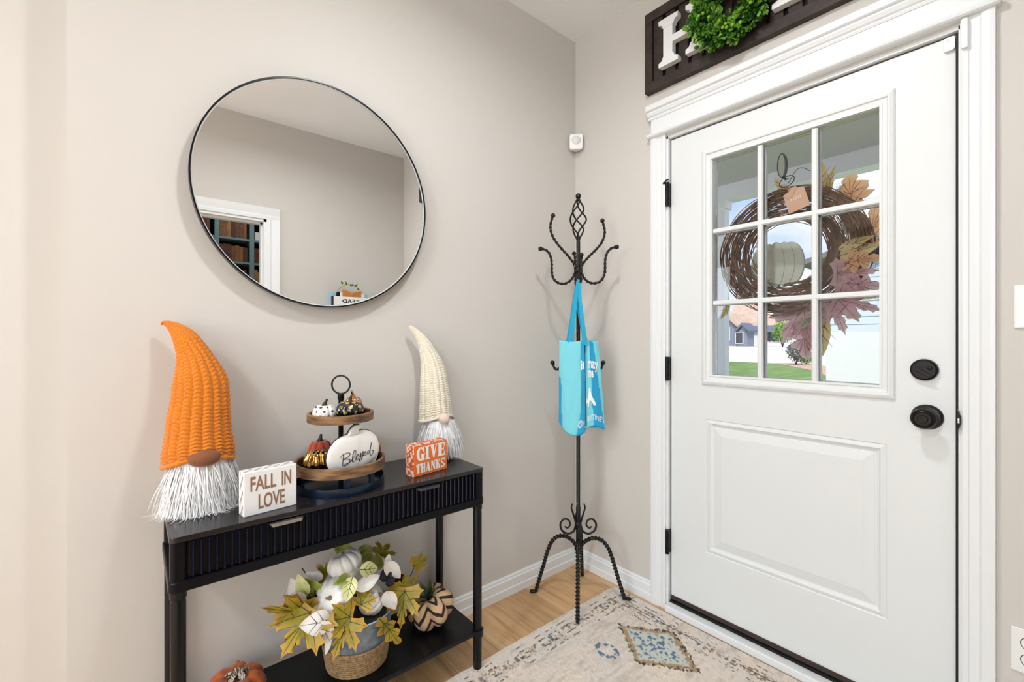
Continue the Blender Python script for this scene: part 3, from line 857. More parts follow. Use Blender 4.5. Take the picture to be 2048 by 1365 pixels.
# GIVE THANKS: chunky serif capitals drawn as polygons in a unit box
def ell(cx, cy, rx, ry, a0, a1, n=14):
    return [(cx + rx * math.cos(math.radians(t)), cy + ry * math.sin(math.radians(t))) for t in np.linspace(a0, a1, n)]
def band(cx, cy, rx, ry, ix, iy, a0, a1, icx=None, n=14):
    icx = cx if icx is None else icx
    return ell(cx, cy, rx, ry, a0, a1, n) + ell(icx, cy, ix, iy, a1, a0, n)
R4 = lambda x0, y0, x1, y1: [(x0, y0), (x1, y0), (x1, y1), (x0, y1)]
LET = {
 'I': [R4(.22, 0, .78, 1), R4(0, 0, 1, .09), R4(0, .91, 1, 1)],
 'V': [[(.08, 1), (.50, 1), (.68, .25), (.56, 0), (.44, 0)], [(.80, 1), (.93, 1), (.58, 0), (.47, 0)], R4(0, .93, .58, 1), R4(.70, .93, 1, 1)],
 'E': [R4(.10, 0, .58, 1), R4(0, .92, 1, 1), R4(0, 0, 1, .08), R4(.5, .46, .85, .54), R4(.78, .36, .87, .64), [(.80, 1), (1, 1), (1, .68), (.92, .68)], [(.80, 0), (1, 0), (1, .32), (.92, .32)]],
 'G': [band(.50, .5, .50, .5, .17, .42, 40, 320, .52), [(.78, .98), (.92, .98), (.92, .62), (.84, .62), (.72, .80)], R4(.58, .0, .98, .42), R4(.50, .40, 1.06, .48)],
 'T': [R4(.26, 0, .74, 1), R4(0, .90, 1, 1), R4(.12, 0, .88, .08), [(0, .9), (.16, .9), (.06, .66), (0, .66)], [(1, .9), (.84, .9), (.94, .66), (1, .66)]],
 'H': [R4(.08, 0, .40, 1), R4(.60, 0, .92, 1), R4(.3, .45, .7, .54), R4(0, 0, .48, .08), R4(.52, 0, 1, .08), R4(0, .92, .48, 1), R4(.52, .92, 1, 1)],
 'A': [[(.40, 1), (.60, 1), (.96, 0), (.58, 0)], [(.40, 1), (.52, 1), (.20, 0), (.08, 0)], R4(.22, .26, .70, .34), R4(0, 0, .32, .08), R4(.5, 0, 1, .08)],
 'N': [R4(.12, 0, .24, 1), R4(.80, 0, .92, 1), [(.08, 1), (.42, 1), (.92, 0), (.66, 0)], R4(0, 0, .36, .08), R4(0, .92, .38, 1), R4(.66, .92, 1, 1)],
 'K': [R4(.08, 0, .40, 1), [(.78, 1), (.92, 1), (.42, .40), (.36, .50)], [(.44, .62), (.62, .66), (1, 0), (.62, 0)], R4(0, 0, .48, .08), R4(0, .92, .48, 1), R4(.62, .92, 1, 1), R4(.54, 0, 1, .08)],
 'S': [band(.5, .74, .46, .26, .20, .17, 20, 180), band(.5, .26, .46, .26, .20, .17, 200, 360), [(.04, .74), (.30, .70), (.96, .30), (.96, .22), (.70, .26), (.06, .62)], R4(.82, .70, .92, 1), R4(.06, 0, .16, .30)],
}
def serif_word(mb, word, x0, y0, w_, h_, fn, gap_=0.06, d=0.0008):
    wid = {'I': 0.62, 'T': 0.85, 'G': 1.05}
    tot = sum(wid.get(c, 1.0) for c in word) + gap_ * (len(word) - 1)
    u = w_ / tot; x = x0
    for c in word:
        cw_ = wid.get(c, 1.0) * u
        for ip, poly in enumerate(LET[c]):
            mb.add([fn(x + p * cw_, y0 + q * h_, d + ip * 0.00006) for p, q in poly], [tuple(range(len(poly)))])
        x += cw_ + gap_ * u
a = onZ(827, 956.5, TZ); b = onZ(894, 937.5, TZ)
fn, W = frame_of(a, b)
H = onY(827, 893.5, a[1])[2] - TZ
M_ORANGEB = pbr('orange_block_paint', srgb(232, 118, 50), 0.55)
M_WHITEINK = pbr('white_ink', (0.88, 0.87, 0.84, 1), 0.6)
M_PINKB = pbr('blush_edge_paint', srgb(238, 202, 184), 0.6, noise=(95, 0.46, 0.52), col2=srgb(196, 88, 42))
s2 = thing('block_sign', 'orange wooden block sign reading GIVE THANKS', 'sign', tuple((a + b) / 2), 'wooden block signs')
MB().prism([(0, 0), (W, 0), (W, H), (0, H)], fn, -0.0005, -0.044).build('block', M_PINKB, s2, bevel=0.0015)
MB().prism([(0.002, 0.002), (W - 0.002, 0.002), (W - 0.002, H - 0.002), (0.002, H - 0.002)], fn, -0.001, 0.0006).build('face_panel', M_ORANGEB, s2)
wd = MB()
serif_word(wd, 'GIVE', 0.08 * W, 0.49 * H, 0.84 * W, 0.44 * H, fn, 0.05, 0.0012)
serif_word(wd, 'THANKS', 0.07 * W, 0.10 * H, 0.86 * W, 0.30 * H, fn, 0.06, 0.0012)
wd.build('lettering', M_WHITEINK, s2)

# ================================================================== TIERED TRAY
tc_ = (-1.283, -0.168)
M_TRAYWOOD = pbr('walnut_band', srgb(150, 112, 74), 0.55, noise=(11, 0.38, 0.66), col2=srgb(84, 60, 44), stretch=(1.5, 1.5, 9), bump=(60, 0.3, (1, 1, 6)))
M_STEELB = pbr('blued_black_metal', (0.010, 0.024, 0.050, 1), 0.22, metal=0.4, spec=0.6)
tt = thing('tiered_tray', 'two-tier round wooden tray with black metal base and ring handle', 'tray', (tc_[0], tc_[1], TZ))
c3 = (tc_[0], tc_[1], 0)
MB().lathe([(0.0, TZ + 0.0005), (0.131, TZ + 0.0005), (0.132, TZ + 0.003), (0.132, TZ + 0.024), (0.130, TZ + 0.024), (0.129, TZ + 0.006), (0.0, TZ + 0.006)], c3, 72).build('base_dish', M_STEELB, tt, autosmooth=40)
for ang in (20, 140, 260, -62):
    t_ = math.radians(ang)
    bx, by = tc_[0] + 0.122 * math.cos(t_), tc_[1] + 0.122 * math.sin(t_)
    MB().box(bx - 0.006, bx + 0.006, by - 0.003, by + 0.003, TZ + 0.005, TZ + 0.055).build('bracket', M_STEELB, tt)
def tier(r, z0, z1, nm):
    MB().lathe([(0.0, z0 + 0.0), (r - 0.004, z0), (r - 0.004, z0 + 0.006), (0, z0 + 0.006)], c3, 64).build(nm + '_plate', M_BLACK, tt)
    MB().lathe([(r - 0.0075, z0 + 0.004), (r - 0.0005, z0), (r, z0 + 0.002), (r, z1 - 0.001), (r - 0.001, z1), (r - 0.0075, z1), (r - 0.0085, z1 - 0.001), (r - 0.0075, z0 + 0.004)], c3, 72, caps=False).build(nm + '_band', M_TRAYWOOD, tt, autosmooth=40)
tier(0.134, 0.772, 0.803, 'lower_tier')
tier(0.0985, 0.923, 0.949, 'upper_tier')
MB().lathe([(0.0075, 0.726), (0.0075, 0.985), (0.010, 0.988), (0.010, 1.004), (0.006, 1.006)], c3, 20).build('post', M_BLACK, tt, autosmooth=40)
ra = np.linspace(0, 2 * math.pi, 48, endpoint=False)
ring = [np.array([tc_[0], tc_[1], 1.034]) + 0.0285 * (math.cos(t) * RGT + math.sin(t) * UP) for t in ra]
MB().tube(ring, 0.0028, 10, closed=True).build('ring_handle', M_BLACK, tt, smooth=True)

# ------------------------------------------------------------------ pumpkins
def pumpkin_fn(c, R, Hh, lobes=9, d=0.14, dim=0.28, tilt=None, pw_=1.0, rot=0.0):
    Mt = Matrix.Rotation(0, 3, 'X') if tilt is None else tilt
    Mn = np.array(Mt)
    def S(th, ph, off=0.0):
        th, ph = np.asarray(th, float), np.asarray(ph, float)
        g = (0.5 + 0.5 * np.cos(lobes * (th + rot))) ** 3
        sp = np.abs(np.sin(ph)) ** 0.85
        rho = (R + off) * sp * (1 - d * g)
        z = (Hh + off) * np.cos(ph) * (1 - dim * np.exp(-(np.sin(ph) / 0.38) ** 2)) * (1 - 0.35 * d * g * sp)
        q = np.stack([rho * np.cos(th), rho * np.sin(th), z], -1)
        return q @ Mn.T + np.asarray(c)
    return S
def pumpkin_mesh(S, nth=96, nph=28):
    th = np.linspace(0, 2 * math.pi, nth, endpoint=False); ph = np.linspace(0.001, math.pi - 0.001, nph)
    return MB().grid(S(th[None, :].repeat(nph, 0), ph[:, None].repeat(nth, 1)), cv=True)
def stem_mesh(base, dirs, L, r0, r1, bend, n=8, seg=10):
    base = np.asarray(base, float); dv = np.asarray(dirs, float); dv /= np.linalg.norm(dv)
    bn = np.asarray(bend, float)
    t = np.linspace(0, 1, n)
    path = base + dv * L * t[:, None] + bn * (t ** 2)[:, None]
    rr = r0 * 1.35 * (1 - t) ** 2 + r1 + (r0 - r1) * (1 - t) * 0.3
    rr[-1] *= 1.1
    return MB().tube(path, rr, seg)
def dots(S, spots, r, mat, parent, name='dot_print', R=0.04):
    mb = MB()
    for th, ph in spots:
        k = np.linspace(0, 2 * math.pi, 10, endpoint=False)
        dth = r / (R * max(0.3, math.sin(ph)))
        dph = r / R
        pts = S(th + dth * np.cos(k), ph + dph * np.sin(k) * 1.15, 0.0006)
        ctr = S(np.array([th]), np.array([ph]), 0.0010)
        n0 = len(pts)
        mb.add(list(pts) + list(ctr), [(i, (i + 1) % n0, n0) for i in range(n0)])
    return mb.build(name, mat, parent)

M_PUMPW = pbr('white_ceramic', (0.84, 0.82, 0.78, 1), 0.4, spec=0.5)
M_STEMDK = pbr('dark_stem', (0.020, 0.012, 0.012, 1), 0.55)
M_GOLDDOT = pbr('gold_paint', srgb(214, 182, 104), 0.35, metal=0.6)
M_DARKDOT = pbr('bronze_paint', srgb(82, 62, 50), 0.5)
M_PUMPBK = pbr('black_gloss_ceramic', (0.004, 0.005, 0.010, 1), 0.12, spec=0.7, coat=0.6)
M_COPPER = pbr('rose_copper', srgb(206, 150, 104), 0.16, metal=1.0)
M_MERC = pbr('mercury_gold', srgb(214, 180, 116), 0.10, metal=1.0, noise=(55, 0.42, 0.6), col2=srgb(150, 104, 44), bump=(45, 0.35))
M_VELVET = pbr('rust_velvet', srgb(176, 52, 18), 0.8, sheen=0.8, bump=(500, 0.3))
CAMDIR = math.atan2(-FWD[1], -FWD[0])           # azimuth that faces the camera

def tray_pumpkin(px, pz, yoff, R, Hh, mat, stem_mat, label, lobes=9, d=0.12, stem_bend=(0.004, 0, 0), sL=0.024, sr=0.006, rot=0.0):
    """stands on the tier floor at height pz, centred under picture column px"""
    c = onY(px, 900, tc_[1] + yoff)
    c = np.array([c[0], c[1], pz + Hh * 0.80])
    t = thing('pumpkin', label, 'pumpkin', (c[0], c[1], pz), 'small pumpkins on the tiered tray')
    S = pumpkin_fn(c, R, Hh, lobes, d, rot=rot)
    pumpkin_mesh(S).build('shell', mat, t, smooth=True)
    top = S(np.array([0.0]), np.array([0.02]))[0]
    stem_mesh((c[0], c[1], top[2] - 0.003), (0, 0, 1), sL, sr, sr * 0.55, stem_bend).build('stem', stem_mat, t, smooth=True)
    return t, S, c
UF, LF = 0.9295, 0.7785
t, S, c = tray_pumpkin(649, UF, -0.012, 0.0350, 0.0285, M_PUMPW, M_STEMDK, 'small white pumpkin with dark dots on the upper tray tier', stem_bend=(0.007, -0.004, 0))
sp = [(CAMDIR + k * 0.74 + (j % 2) * 0.37, 0.80 + 0.50 * j) for k in range(-3, 4) for j in range(3)]
dots(S, sp, 0.0047, M_DARKDOT, t)
t, S, c = tray_pumpkin(700, UF, -0.032, 0.0420, 0.0330, M_PUMPBK, M_STEMDK, 'small glossy black pumpkin with gold dots on the upper tray tier', stem_bend=(0.004, -0.002, 0))
sp = [(CAMDIR + k * 0.78 + (j % 2) * 0.39, 0.62 + 0.52 * j) for k in range(-3, 4) for j in range(3)]
dots(S, sp, 0.0056, M_GOLDDOT, t)
tray_pumpkin(707, UF, 0.034, 0.0290, 0.0350, M_COPPER, M_COPPER, 'small metallic copper pumpkin behind the black dotted one', stem_bend=(-0.010, -0.006, 0), sL=0.030)
tray_pumpkin(640, LF, 0.052, 0.0380, 0.0470, M_VELVET, M_STEMDK, 'rust velvet pumpkin at the back of the lower tray tier', sL=0.028, sr=0.007)
t, S, c = tray_pumpkin(637, LF, -0.028, 0.0430, 0.0400, M_MERC, M_MERC, 'gold mercury glass pumpkin at the front left of the lower tier', lobes=11, d=0.20, sL=0.008, sr=0.007, stem_bend=(0, 0, 0))
tray_pumpkin(746, LF, 0.018, 0.0260, 0.0420, M_COPPER, M_COPPER, 'copper pumpkin half hidden behind the white Blessed pumpkin', lobes=7)

# the flat white "Blessed" pumpkin: a puffed cut-out with its own thickness
bp0 = onZ(655, 944, 0.790); bp0 = onY(655, 940, tc_[1] - 0.085); bp1 = onY(758, 940, tc_[1] - 0.060)
bp0[2] = bp1[2] = LF + 0.0005
fn, W = frame_of(bp0, bp1)
Hp = onY(700, 866, tc_[1] - 0.07)[2] - LF
outl = catmull([(0.30, 0.0), (0.10, 0.06), (0.0, 0.30), (0.03, 0.60), (0.16, 0.84), (0.34, 0.95), (0.47, 0.97), (0.62, 1.02), (0.78, 0.98), (0.93, 0.80), (1.0, 0.52), (0.97, 0.24), (0.88, 0.06), (0.72, 0.0), (0.5, 0.0), (0.30, 0.0)], 72)[:-1]
t = thing('pumpkin', 'flat white pumpkin lettered Blessed at the front of the lower tier', 'pumpkin', tuple((bp0 + bp1) / 2), 'small pumpkins on the tiered tray')
ctr = np.array([0.5, 0.46])
def puff(xy):
    r = np.linalg.norm((xy - ctr) / np.array([0.5, 0.5]), axis=-1)
    g = np.exp(-((xy[..., 0] - 0.58 - 0.05 * np.sin(xy[..., 1] * 3)) / 0.05) ** 2) * 0.0035 + np.exp(-((xy[..., 0] - 0.25) / 0.05) ** 2) * 0.0018 + np.exp(-((xy[..., 0] - 0.88) / 0.04) ** 2) * 0.002
    return 0.011 * np.sqrt(np.clip(1 - r ** 2.2, 0, 1)) - g * np.clip(1 - r, 0, 1)
ringsP = []
for k in (0.0, 0.15, 0.3, 0.45, 0.6, 0.72, 0.83, 0.92, 0.97, 1.0):
    xy = ctr + (outl - ctr) * k
    dd = puff(xy)
    ringsP.append([fn(p[0] * W, p[1] * Hp, q) for p, q in zip(xy, dd)])
ringsP.append([fn(p[0] * W, p[1] * Hp, -0.012) for p in outl])
ringsP.append([fn(p[0] * W, p[1] * Hp, -0.012) for p in ctr + (outl - ctr) * 0.02])
MB().grid(np.array(ringsP), cv=True).build('body', M_PUMPW, t, smooth=False, autosmooth=60)
edge_ = [fn(p[0] * W, p[1] * Hp, -0.0085) for p in ctr + (outl - ctr) * 1.004]
MB().tube(edge_, 0.0022, 6, closed=True).build('dark_edge', M_STEMDK, t, smooth=True)
stem_o = [(0.38, 0.93), (0.42, 1.05), (0.50, 1.16), (0.56, 1.19), (0.62, 1.15), (0.58, 1.05), (0.57, 0.95)]
so = catmull(stem_o, 24)
MB().prism([(p[0] * W, p[1] * Hp) for p in so], fn, -0.010, 0.006).build('stem', M_PUMPW, t, bevel=0.002)
MB().tube([fn(p[0] * W - 0.0005, p[1] * Hp + 0.0005, -0.008) for p in so[:18]], 0.0024, 6).build('stem_edge', M_STEMDK, t, smooth=True)
# hand lettering "Blessed"
strokes = [
 [(0.02, .70), (.10, .86), (.12, .80), (.11, .40), (.10, .06)],
 [(.08, .84), (.22, .92), (.30, .80), (.24, .62), (.10, .50), (.24, .48), (.30, .30), (.20, .06), (.13, .04), (.16, .14), (.30, .20), (.36, .34)],
 [(.36, .34), (.46, .70), (.45, .95), (.41, .92), (.37, .55), (.37, .18), (.42, .16), (.47, .38)],
 [(.46, .38), (.52, .50), (.53, .58), (.49, .56), (.47, .38), (.50, .22), (.56, .34), (.60, .58), (.62, .60), (.60, .30), (.585, .10), (.56, .12), (.63, .36), (.67, .64), (.69, .66), (.67, .34), (.655, .14), (.63, .16), (.70, .42), (.75, .56), (.76, .62), (.725, .62), (.71, .46), (.735, .33), (.79, .46)],
 [(.87, .58), (.83, .62), (.80, .50), (.82, .38), (.87, .50), (.90, .78), (.93, 1.08), (.95, 1.14), (.935, 1.05), (.90, .70), (.89, .36), (.93, .22), (.98, .32), (1.0, .50), (.975, .56), (.965, .50)],
]
def on_face(p):
    x = 0.18 + p[0] * 0.67; y = 0.15 + p[1] * 0.37 + p[0] * 0.085
    xy = np.array([x, y])
    return fn(x * W, y * Hp, float(puff(xy)) + 0.0005)
wr = MB()
for st in strokes:
    q = catmull([(p[0], p[1]) for p in st], 12 * len(st))
    rr = 0.0008 + 0.0008 * np.clip(-np.gradient(q[:, 1]) * 18, 0, 1)
    wr.tube([on_face(p) for p in q], rr, 6)
wr.build('lettering', M_STEMDK, t)

# ================================================================== COAT RACK
rk = np.array([-0.235, -0.228, 0.0])
rack = thing('coat_rack', 'black wrought iron coat rack with scrolled hooks in the corner', 'coat rack', (rk[0], rk[1], 0))
def polar(az, pts):
    h = np.array([math.cos(az), math.sin(az), 0.0])
    return [rk + h * s + UP * z for s, z in pts]
AZR = math.atan2(RGT[1], RGT[0])
# four twisted legs that end in small feet
for az, fr_, zf in ((220.8, 0.205, 0.009), (129.2, 0.217, 0.0), (-49.6, 0.228, 0.009), (36.0, 0.204, 0.0)):
    k = fr_ / 0.222
    pr = [(0.006, 0.232), (0.03 * k, 0.259), (0.066 * k, 0.276), (0.105 * k, 0.266), (0.136 * k, 0.222), (0.163 * k, 0.135), (0.195 * k, 0.028), (0.200 * k, 0.010)]
    path = catmull(polar(math.radians(az), pr), 220)
    path[:, 2] = np.maximum(path[:, 2], 0.006 + zf)
    leg = MB().tube(path, 0.0082, 12, twist=210, square=True).build('leg', M_IRON, rack, smooth=True)
    ft = catmull(polar(math.radians(az), [(0.198 * k, 0.012 + zf), (0.210 * k, 0.0078 + zf), (0.228 * k, 0.0078 + zf)]), 10)
    MB().tube(ft, [0.0074, 0.0074, 0.0074, 0.0074, 0.0074, 0.0076, 0.0078, 0.0078, 0.0070, 0.003], 10).build('foot', M_IRON, leg, smooth=True)
# scroll ornaments above the legs
for az, mir in ((AZR, 1), (AZR + math.pi, 1), (AZR + math.pi / 2, 1), (AZR - math.pi / 2, 1)):
    sc_ = [(0.008, 0.345), (0.020, 0.304), (0.048, 0.292), (0.074, 0.306), (0.081, 0.336), (0.064, 0.358), (0.043, 0.352), (0.037, 0.332), (0.049, 0.318), (0.061, 0.324)]
    MB().tube(catmull(polar(az, sc_), 60), np.linspace(0.0052, 0.0038, 60), 8).build('scroll', M_IRON, rack, smooth=True)
    wg = [(0.006, 0.318), (0.012, 0.345), (0.024, 0.385), (0.031, 0.410), (0.026, 0.428)]
    MB().tube(catmull(polar(az, wg), 24), np.linspace(0.0052, 0.0032, 24), 8).build('spur', M_IRON, rack, smooth=True)
MB().lathe([(0.006, 0.215), (0.016, 0.217), (0.018, 0.225), (0.016, 0.243), (0.011, 0.246)], tuple(rk), 20).build('leg_collar', M_IRON, rack, smooth=True)
MB().lathe([(0.011, 0.325), (0.0155, 0.327), (0.0155, 0.345), (0.011, 0.347)], tuple(rk), 20).build('scroll_collar', M_IRON, rack, smooth=True)
pole = MB()
pole.lathe([(0.0105, 0.230), (0.0105, 0.412), (0.0090, 0.416), (0.0090, 1.620), (0.0065, 1.640)], tuple(rk), 18)
pole.build('pole', M_IRON, rack, autosmooth=40)
MB().lathe([(0.010, 1.478), (0.0165, 1.480), (0.0165, 1.506), (0.010, 1.508)], tuple(rk), 20).build('hook_collar', M_IRON, rack, smooth=True)
# hooks: high ones and low lyre-shaped ones, balls on their tips
hi = [(0.010, 1.484), (0.022, 1.520), (0.052, 1.556), (0.094, 1.598), (0.120, 1.634), (0.131, 1.672), (0.126, 1.706), (0.119, 1.728)]
lo = [(0.010, 1.492), (0.030, 1.450), (0.062, 1.431), (0.098, 1.439), (0.118, 1.472), (0.121, 1.535), (0.131, 1.570), (0.150, 1.588), (0.172, 1.593)]
def hook(az, pr, scale=1.0):
    pr = [(s * scale, z) for s, z in pr]
    path = catmull(polar(az, pr), 70)
    h = MB().tube(path, 0.0056, 10, twist=170, square=True).build('hook', M_IRON, rack, smooth=True)
    MB().ball(path[-1], 0.0105, 16, 12).build('hook_ball', M_IRON, h, smooth=True)
hook(AZR + 0.35, hi, 1.06); hook(AZR + math.pi + 0.35, hi, 1.06)
hook(AZR - 0.12, lo, 1.0); hook(AZR + math.pi - 0.12, lo, 1.0)
hook(AZR - math.pi / 2 + 0.05, [(0.010, 1.492), (0.022, 1.455), (0.040, 1.432), (0.058, 1.438), (0.066, 1.470), (0.064, 1.520), (0.068, 1.548)])
hook(AZR + math.pi / 2, lo, 0.8)
for az, s_ in ((AZR + math.pi, 1.0), (AZR, 0.97)):
    hook(az, [(0.008, 1.074), (0.040, 1.070), (0.066, 1.068), (0.080, 1.052), (0.094, 1.040), (0.108, 1.046), (0.117, 1.070)], s_)
# twisted cage and finial ball
for k in range(4):
    t_ = np.linspace(0, 1, 40)
    rad = 0.006 + 0.030 * np.sin(math.pi * t_) ** 1.2
    a_ = k * math.pi / 2 + t_ * math.pi * 1.5
    path = rk[None] + np.stack([rad * np.cos(a_), rad * np.sin(a_), 1.628 + 0.190 * t_], 1)
    MB().tube(path, 0.0038, 8).build('cage_wire', M_IRON, rack, smooth=True)
MB().ball(rk + UP * 1.829, 0.0125, 18, 12).lathe([(0.007, 1.806), (0.0085, 1.818)], tuple(rk), 14).build('finial', M_IRON, rack, smooth=True)

# ================================================================== TOTE BAG
CAMW = -FWD
def bagp(s, d, z):
    return rk + RGT * s + CAMW * d + UP * z
top_loop = [(-.090, .026), (-.060, .048), (-.020, .062), (.012, .066), (.019, .052), (.020, .038), (.028, .046), (.050, .044), (.078, .030), (.080, .024), (.040, .019), (0, .018), (-.05, .019)]
bot_loop = [(-.092, .030), (-.066, .070), (-.022, .086), (.012, .082), (.021, .066), (.023, .046), (.034, .056), (.066, .056), (.110, .038), (.108, .028), (.05, .020), (0, .019), (-.05, .020)]
bot_z = [0.812, 0.772, 0.758, 0.766, 0.772, 0.776, 0.782, 0.794, 0.780, 0.790, 0.80, 0.80, 0.80]
NB, NV = 130, 46
def loopfine(L):
    P = np.array(L + [L[0]], float)
    P = np.vstack([P[-2], P, P[1]])
    out = []
    m = len(L)
    for t in np.linspace(0, m, NB, endpoint=False):
        i = int(t); u = t - i
        p0, p1, p2, p3 = P[i:i + 4]
        out.append(0.5 * ((2 * p1) + (-p0 + p2) * u + (2 * p0 - 5 * p1 + 4 * p2 - p3) * u * u + (-p0 + 3 * p1 - 3 * p2 + p3) * u ** 3))
    return np.array(out)
TL, BL = loopfine(top_loop), loopfine(bot_loop)
BZ = loopfine([(z, 0) for z in bot_z])[:, 0]
par = np.linspace(0, 13, NB, endpoint=False)
Pb = np.zeros((NV + 1, NB, 3)); colr = np.zeros((NV + 1, NB, 4)); colr[..., 3] = 1
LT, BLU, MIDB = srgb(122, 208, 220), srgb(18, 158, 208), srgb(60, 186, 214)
for j in range(NV + 1):
    t_ = min(j / (NV - 4), 1.0)
    q = TL * (1 - t_) + BL * t_ ** 0.8 + (TL * (t_ - t_ ** 0.8) if True else 0)
    zz = 1.172 - 0.006 * np.sin(par) ** 2 + (BZ - 1.172) * t_
    if j > NV - 4:                                     # turn under and close the bottom
        k = (j - (NV - 4)) / 4.0
        cc = np.array([0.005, 0.045])
        q = cc + (q - cc) * (1 - k) ** 0.6
        zz = BZ + (0.788 - BZ) * k * 0.5
    wr_ = 0.0022 * np.sin(par * 5 + 3 * t_) * np.sin(t_ * 9 + par)
    for i in range(NB):
        Pb[j, i] = bagp(q[i, 0], max(q[i, 1] + wr_[i] * (par[i] < 8.5), 0.0155), zz[i])
        p, tt_ = par[i], t_
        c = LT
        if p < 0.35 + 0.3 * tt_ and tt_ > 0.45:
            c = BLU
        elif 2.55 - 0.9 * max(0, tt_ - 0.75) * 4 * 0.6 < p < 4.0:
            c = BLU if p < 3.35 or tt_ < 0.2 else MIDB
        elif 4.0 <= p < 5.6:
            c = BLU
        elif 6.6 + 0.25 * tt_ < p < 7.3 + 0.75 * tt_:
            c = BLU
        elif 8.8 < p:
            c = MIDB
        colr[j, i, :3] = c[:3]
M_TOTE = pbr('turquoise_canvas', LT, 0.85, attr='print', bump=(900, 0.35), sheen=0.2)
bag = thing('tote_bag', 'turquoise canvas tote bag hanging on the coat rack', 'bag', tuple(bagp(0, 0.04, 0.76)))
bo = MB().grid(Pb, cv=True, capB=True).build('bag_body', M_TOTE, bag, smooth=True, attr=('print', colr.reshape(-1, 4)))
so_ = bo.modifiers.new('thickness', 'SOLIDIFY'); so_.thickness = 0.0012
M_STRAP = pbr('turquoise_webbing', srgb(36, 162, 200), 0.8, bump=(700, 0.3))
def strap(pts, width, nm='strap'):
    path = catmull([bagp(*p) for p in pts], 40)
    mb = MB()
    P = np.zeros((40, 4, 3))
    for i, p in enumerate(path):
        t_ = i / 39
        tw = width * (0.55 + 0.45 * t_)
        for k, (a, b) in enumerate(((-.5, -1), (.5, -1), (.5, 1), (-.5, 1))):
            P[i, k] = p + RGT * a * tw + CAMW * b * 0.0011
    return mb.grid(P, cv=True, capA=True, capB=True).build(nm, M_STRAP, bag, autosmooth=50)
strap([(-0.006, 0.050, 1.442), (-0.018, 0.052, 1.36), (-0.030, 0.054, 1.26), (-0.043, 0.052, 1.160)], 0.024)
strap([(0.000, 0.052, 1.442), (-0.002, 0.060, 1.36), (0.008, 0.068, 1.26), (0.020, 0.067, 1.150)], 0.022)
strap([(-0.004, 0.046, 1.440), (-0.010, 0.040, 1.36), (0.008, 0.030, 1.26), (0.030, 0.024, 1.160)], 0.022)
strap([(-0.008, 0.044, 1.438), (-0.022, 0.038, 1.36), (-0.034, 0.030, 1.26), (-0.048, 0.024, 1.160)], 0.022)
# printed lettering follows the cloth: surface point for loop parameter p and height fraction t
def bag_surf(p, t_, off):
    i = p / 13 * NB; i0 = int(i) % NB; fr_ = i - int(i); i1 = (i0 + 1) % NB
    j = t_ * (NV - 4); j0 = min(int(j), NV - 5); fj = j - j0
    g = lambda a, b: Pb[a, b]
    q = (g(j0, i0) * (1 - fr_) + g(j0, i1) * fr_) * (1 - fj) + (g(j0 + 1, i0) * (1 - fr_) + g(j0 + 1, i1) * fr_) * fj
    return q + CAMW * off
def bag_text(s, p0, p1, t0, t1, off=0.0022, bold=0.03):
    v, f = text2d(s, 1.0, bold)
    mn, mx = v.min(0), v.max(0)
    v = (v - mn) / (mx - mn)
    MB().add([bag_surf(p0 + a * (p1 - p0), t1 + (1 - b) * 0 + b * (t0 - t1), off) for a, b in v], f).build('lettering', M_WHITEINK, bag)
bag_text('it', 2.55, 3.35, 0.215, 0.315)
bag_text('may', 6.25, 7.75, 0.235, 0.36)
bag_text('u', 4.9, 5.2, 0.36, 0.44, 0.004)
bag_text('me', 6.3, 7.05, 0.345, 0.43)
bag_text('@m', 2.2, 3.2, 0.845, 0.925, bold=0.0)
bag_text('ERISTINE\'S', 5.9, 8.0, 0.86, 0.925, bold=0.0)
fl = [(0, .2), (.08, .55), (.2, .35), (.3, .45), (.42, .95), (.52, 1.0), (.66, .55), (.95, .2), (1.0, .05), (.85, 0), (.6, .28), (.45, .32), (.36, 0), (.28, 0), (.2, .25), (.1, .2)]
MB().add([bag_surf(5.7 + a * 1.5, 0.76 - b * 0.22, 0.0025) for a, b in fl], [tuple(range(len(fl)))]).build('print_shape', M_WHITEINK, bag)

# ================================================================== HOME SIGN AND BOXWOOD WREATH
M_SIGNWOOD = pbr('espresso_wood', (0.022, 0.013, 0.010, 1), 0.6, noise=(14, 0.35, 0.75), col2=(0.050, 0.032, 0.026, 1), stretch=(1, 2, 2), bump=(60, 0.2))
M_LETTER = pbr('white_letter_paint', (0.86, 0.86, 0.85, 1), 0.45)
SY0, SY1, SZ0, SZ1 = -1.72, -0.440, 2.275, 2.628
sg = thing('home_sign', 'dark slatted wooden HOME sign with white letters over the door', 'sign', (0, (SY0 + SY1) / 2, SZ0))
fwd_ = 0.042
MB().box(-0.030, 0, SY0, SY1, SZ0, SZ0 + fwd_).build('frame_board', M_SIGNWOOD, sg, bevel=0.0015)
MB().box(-0.030, 0, SY0, SY1, SZ1 - fwd_, SZ1).build('frame_board', M_SIGNWOOD, sg, bevel=0.0015)
MB().box(-0.030, 0, SY1 - 0.036, SY1, SZ0 + fwd_, SZ1 - fwd_).build('frame_board', M_SIGNWOOD, sg, bevel=0.0015)
MB().box(-0.030, 0, SY0, SY0 + 0.036, SZ0 + fwd_, SZ1 - fwd_).build('frame_board', M_SIGNWOOD, sg, bevel=0.0015)
MB().box(-0.004, 0, SY0 + 0.03, SY1 - 0.03, SZ0 + 0.03, SZ1 - 0.03).build('backing', M_RUBBER, sg)
ysl = SY1 - 0.036 - 0.004
slat2 = MB().box(-0.006, 0.006, -0.0215, 0.0215, 0, SZ1 - SZ0 - 2 * fwd_).mesh('slat'); slat2.materials.append(M_SIGNWOOD)
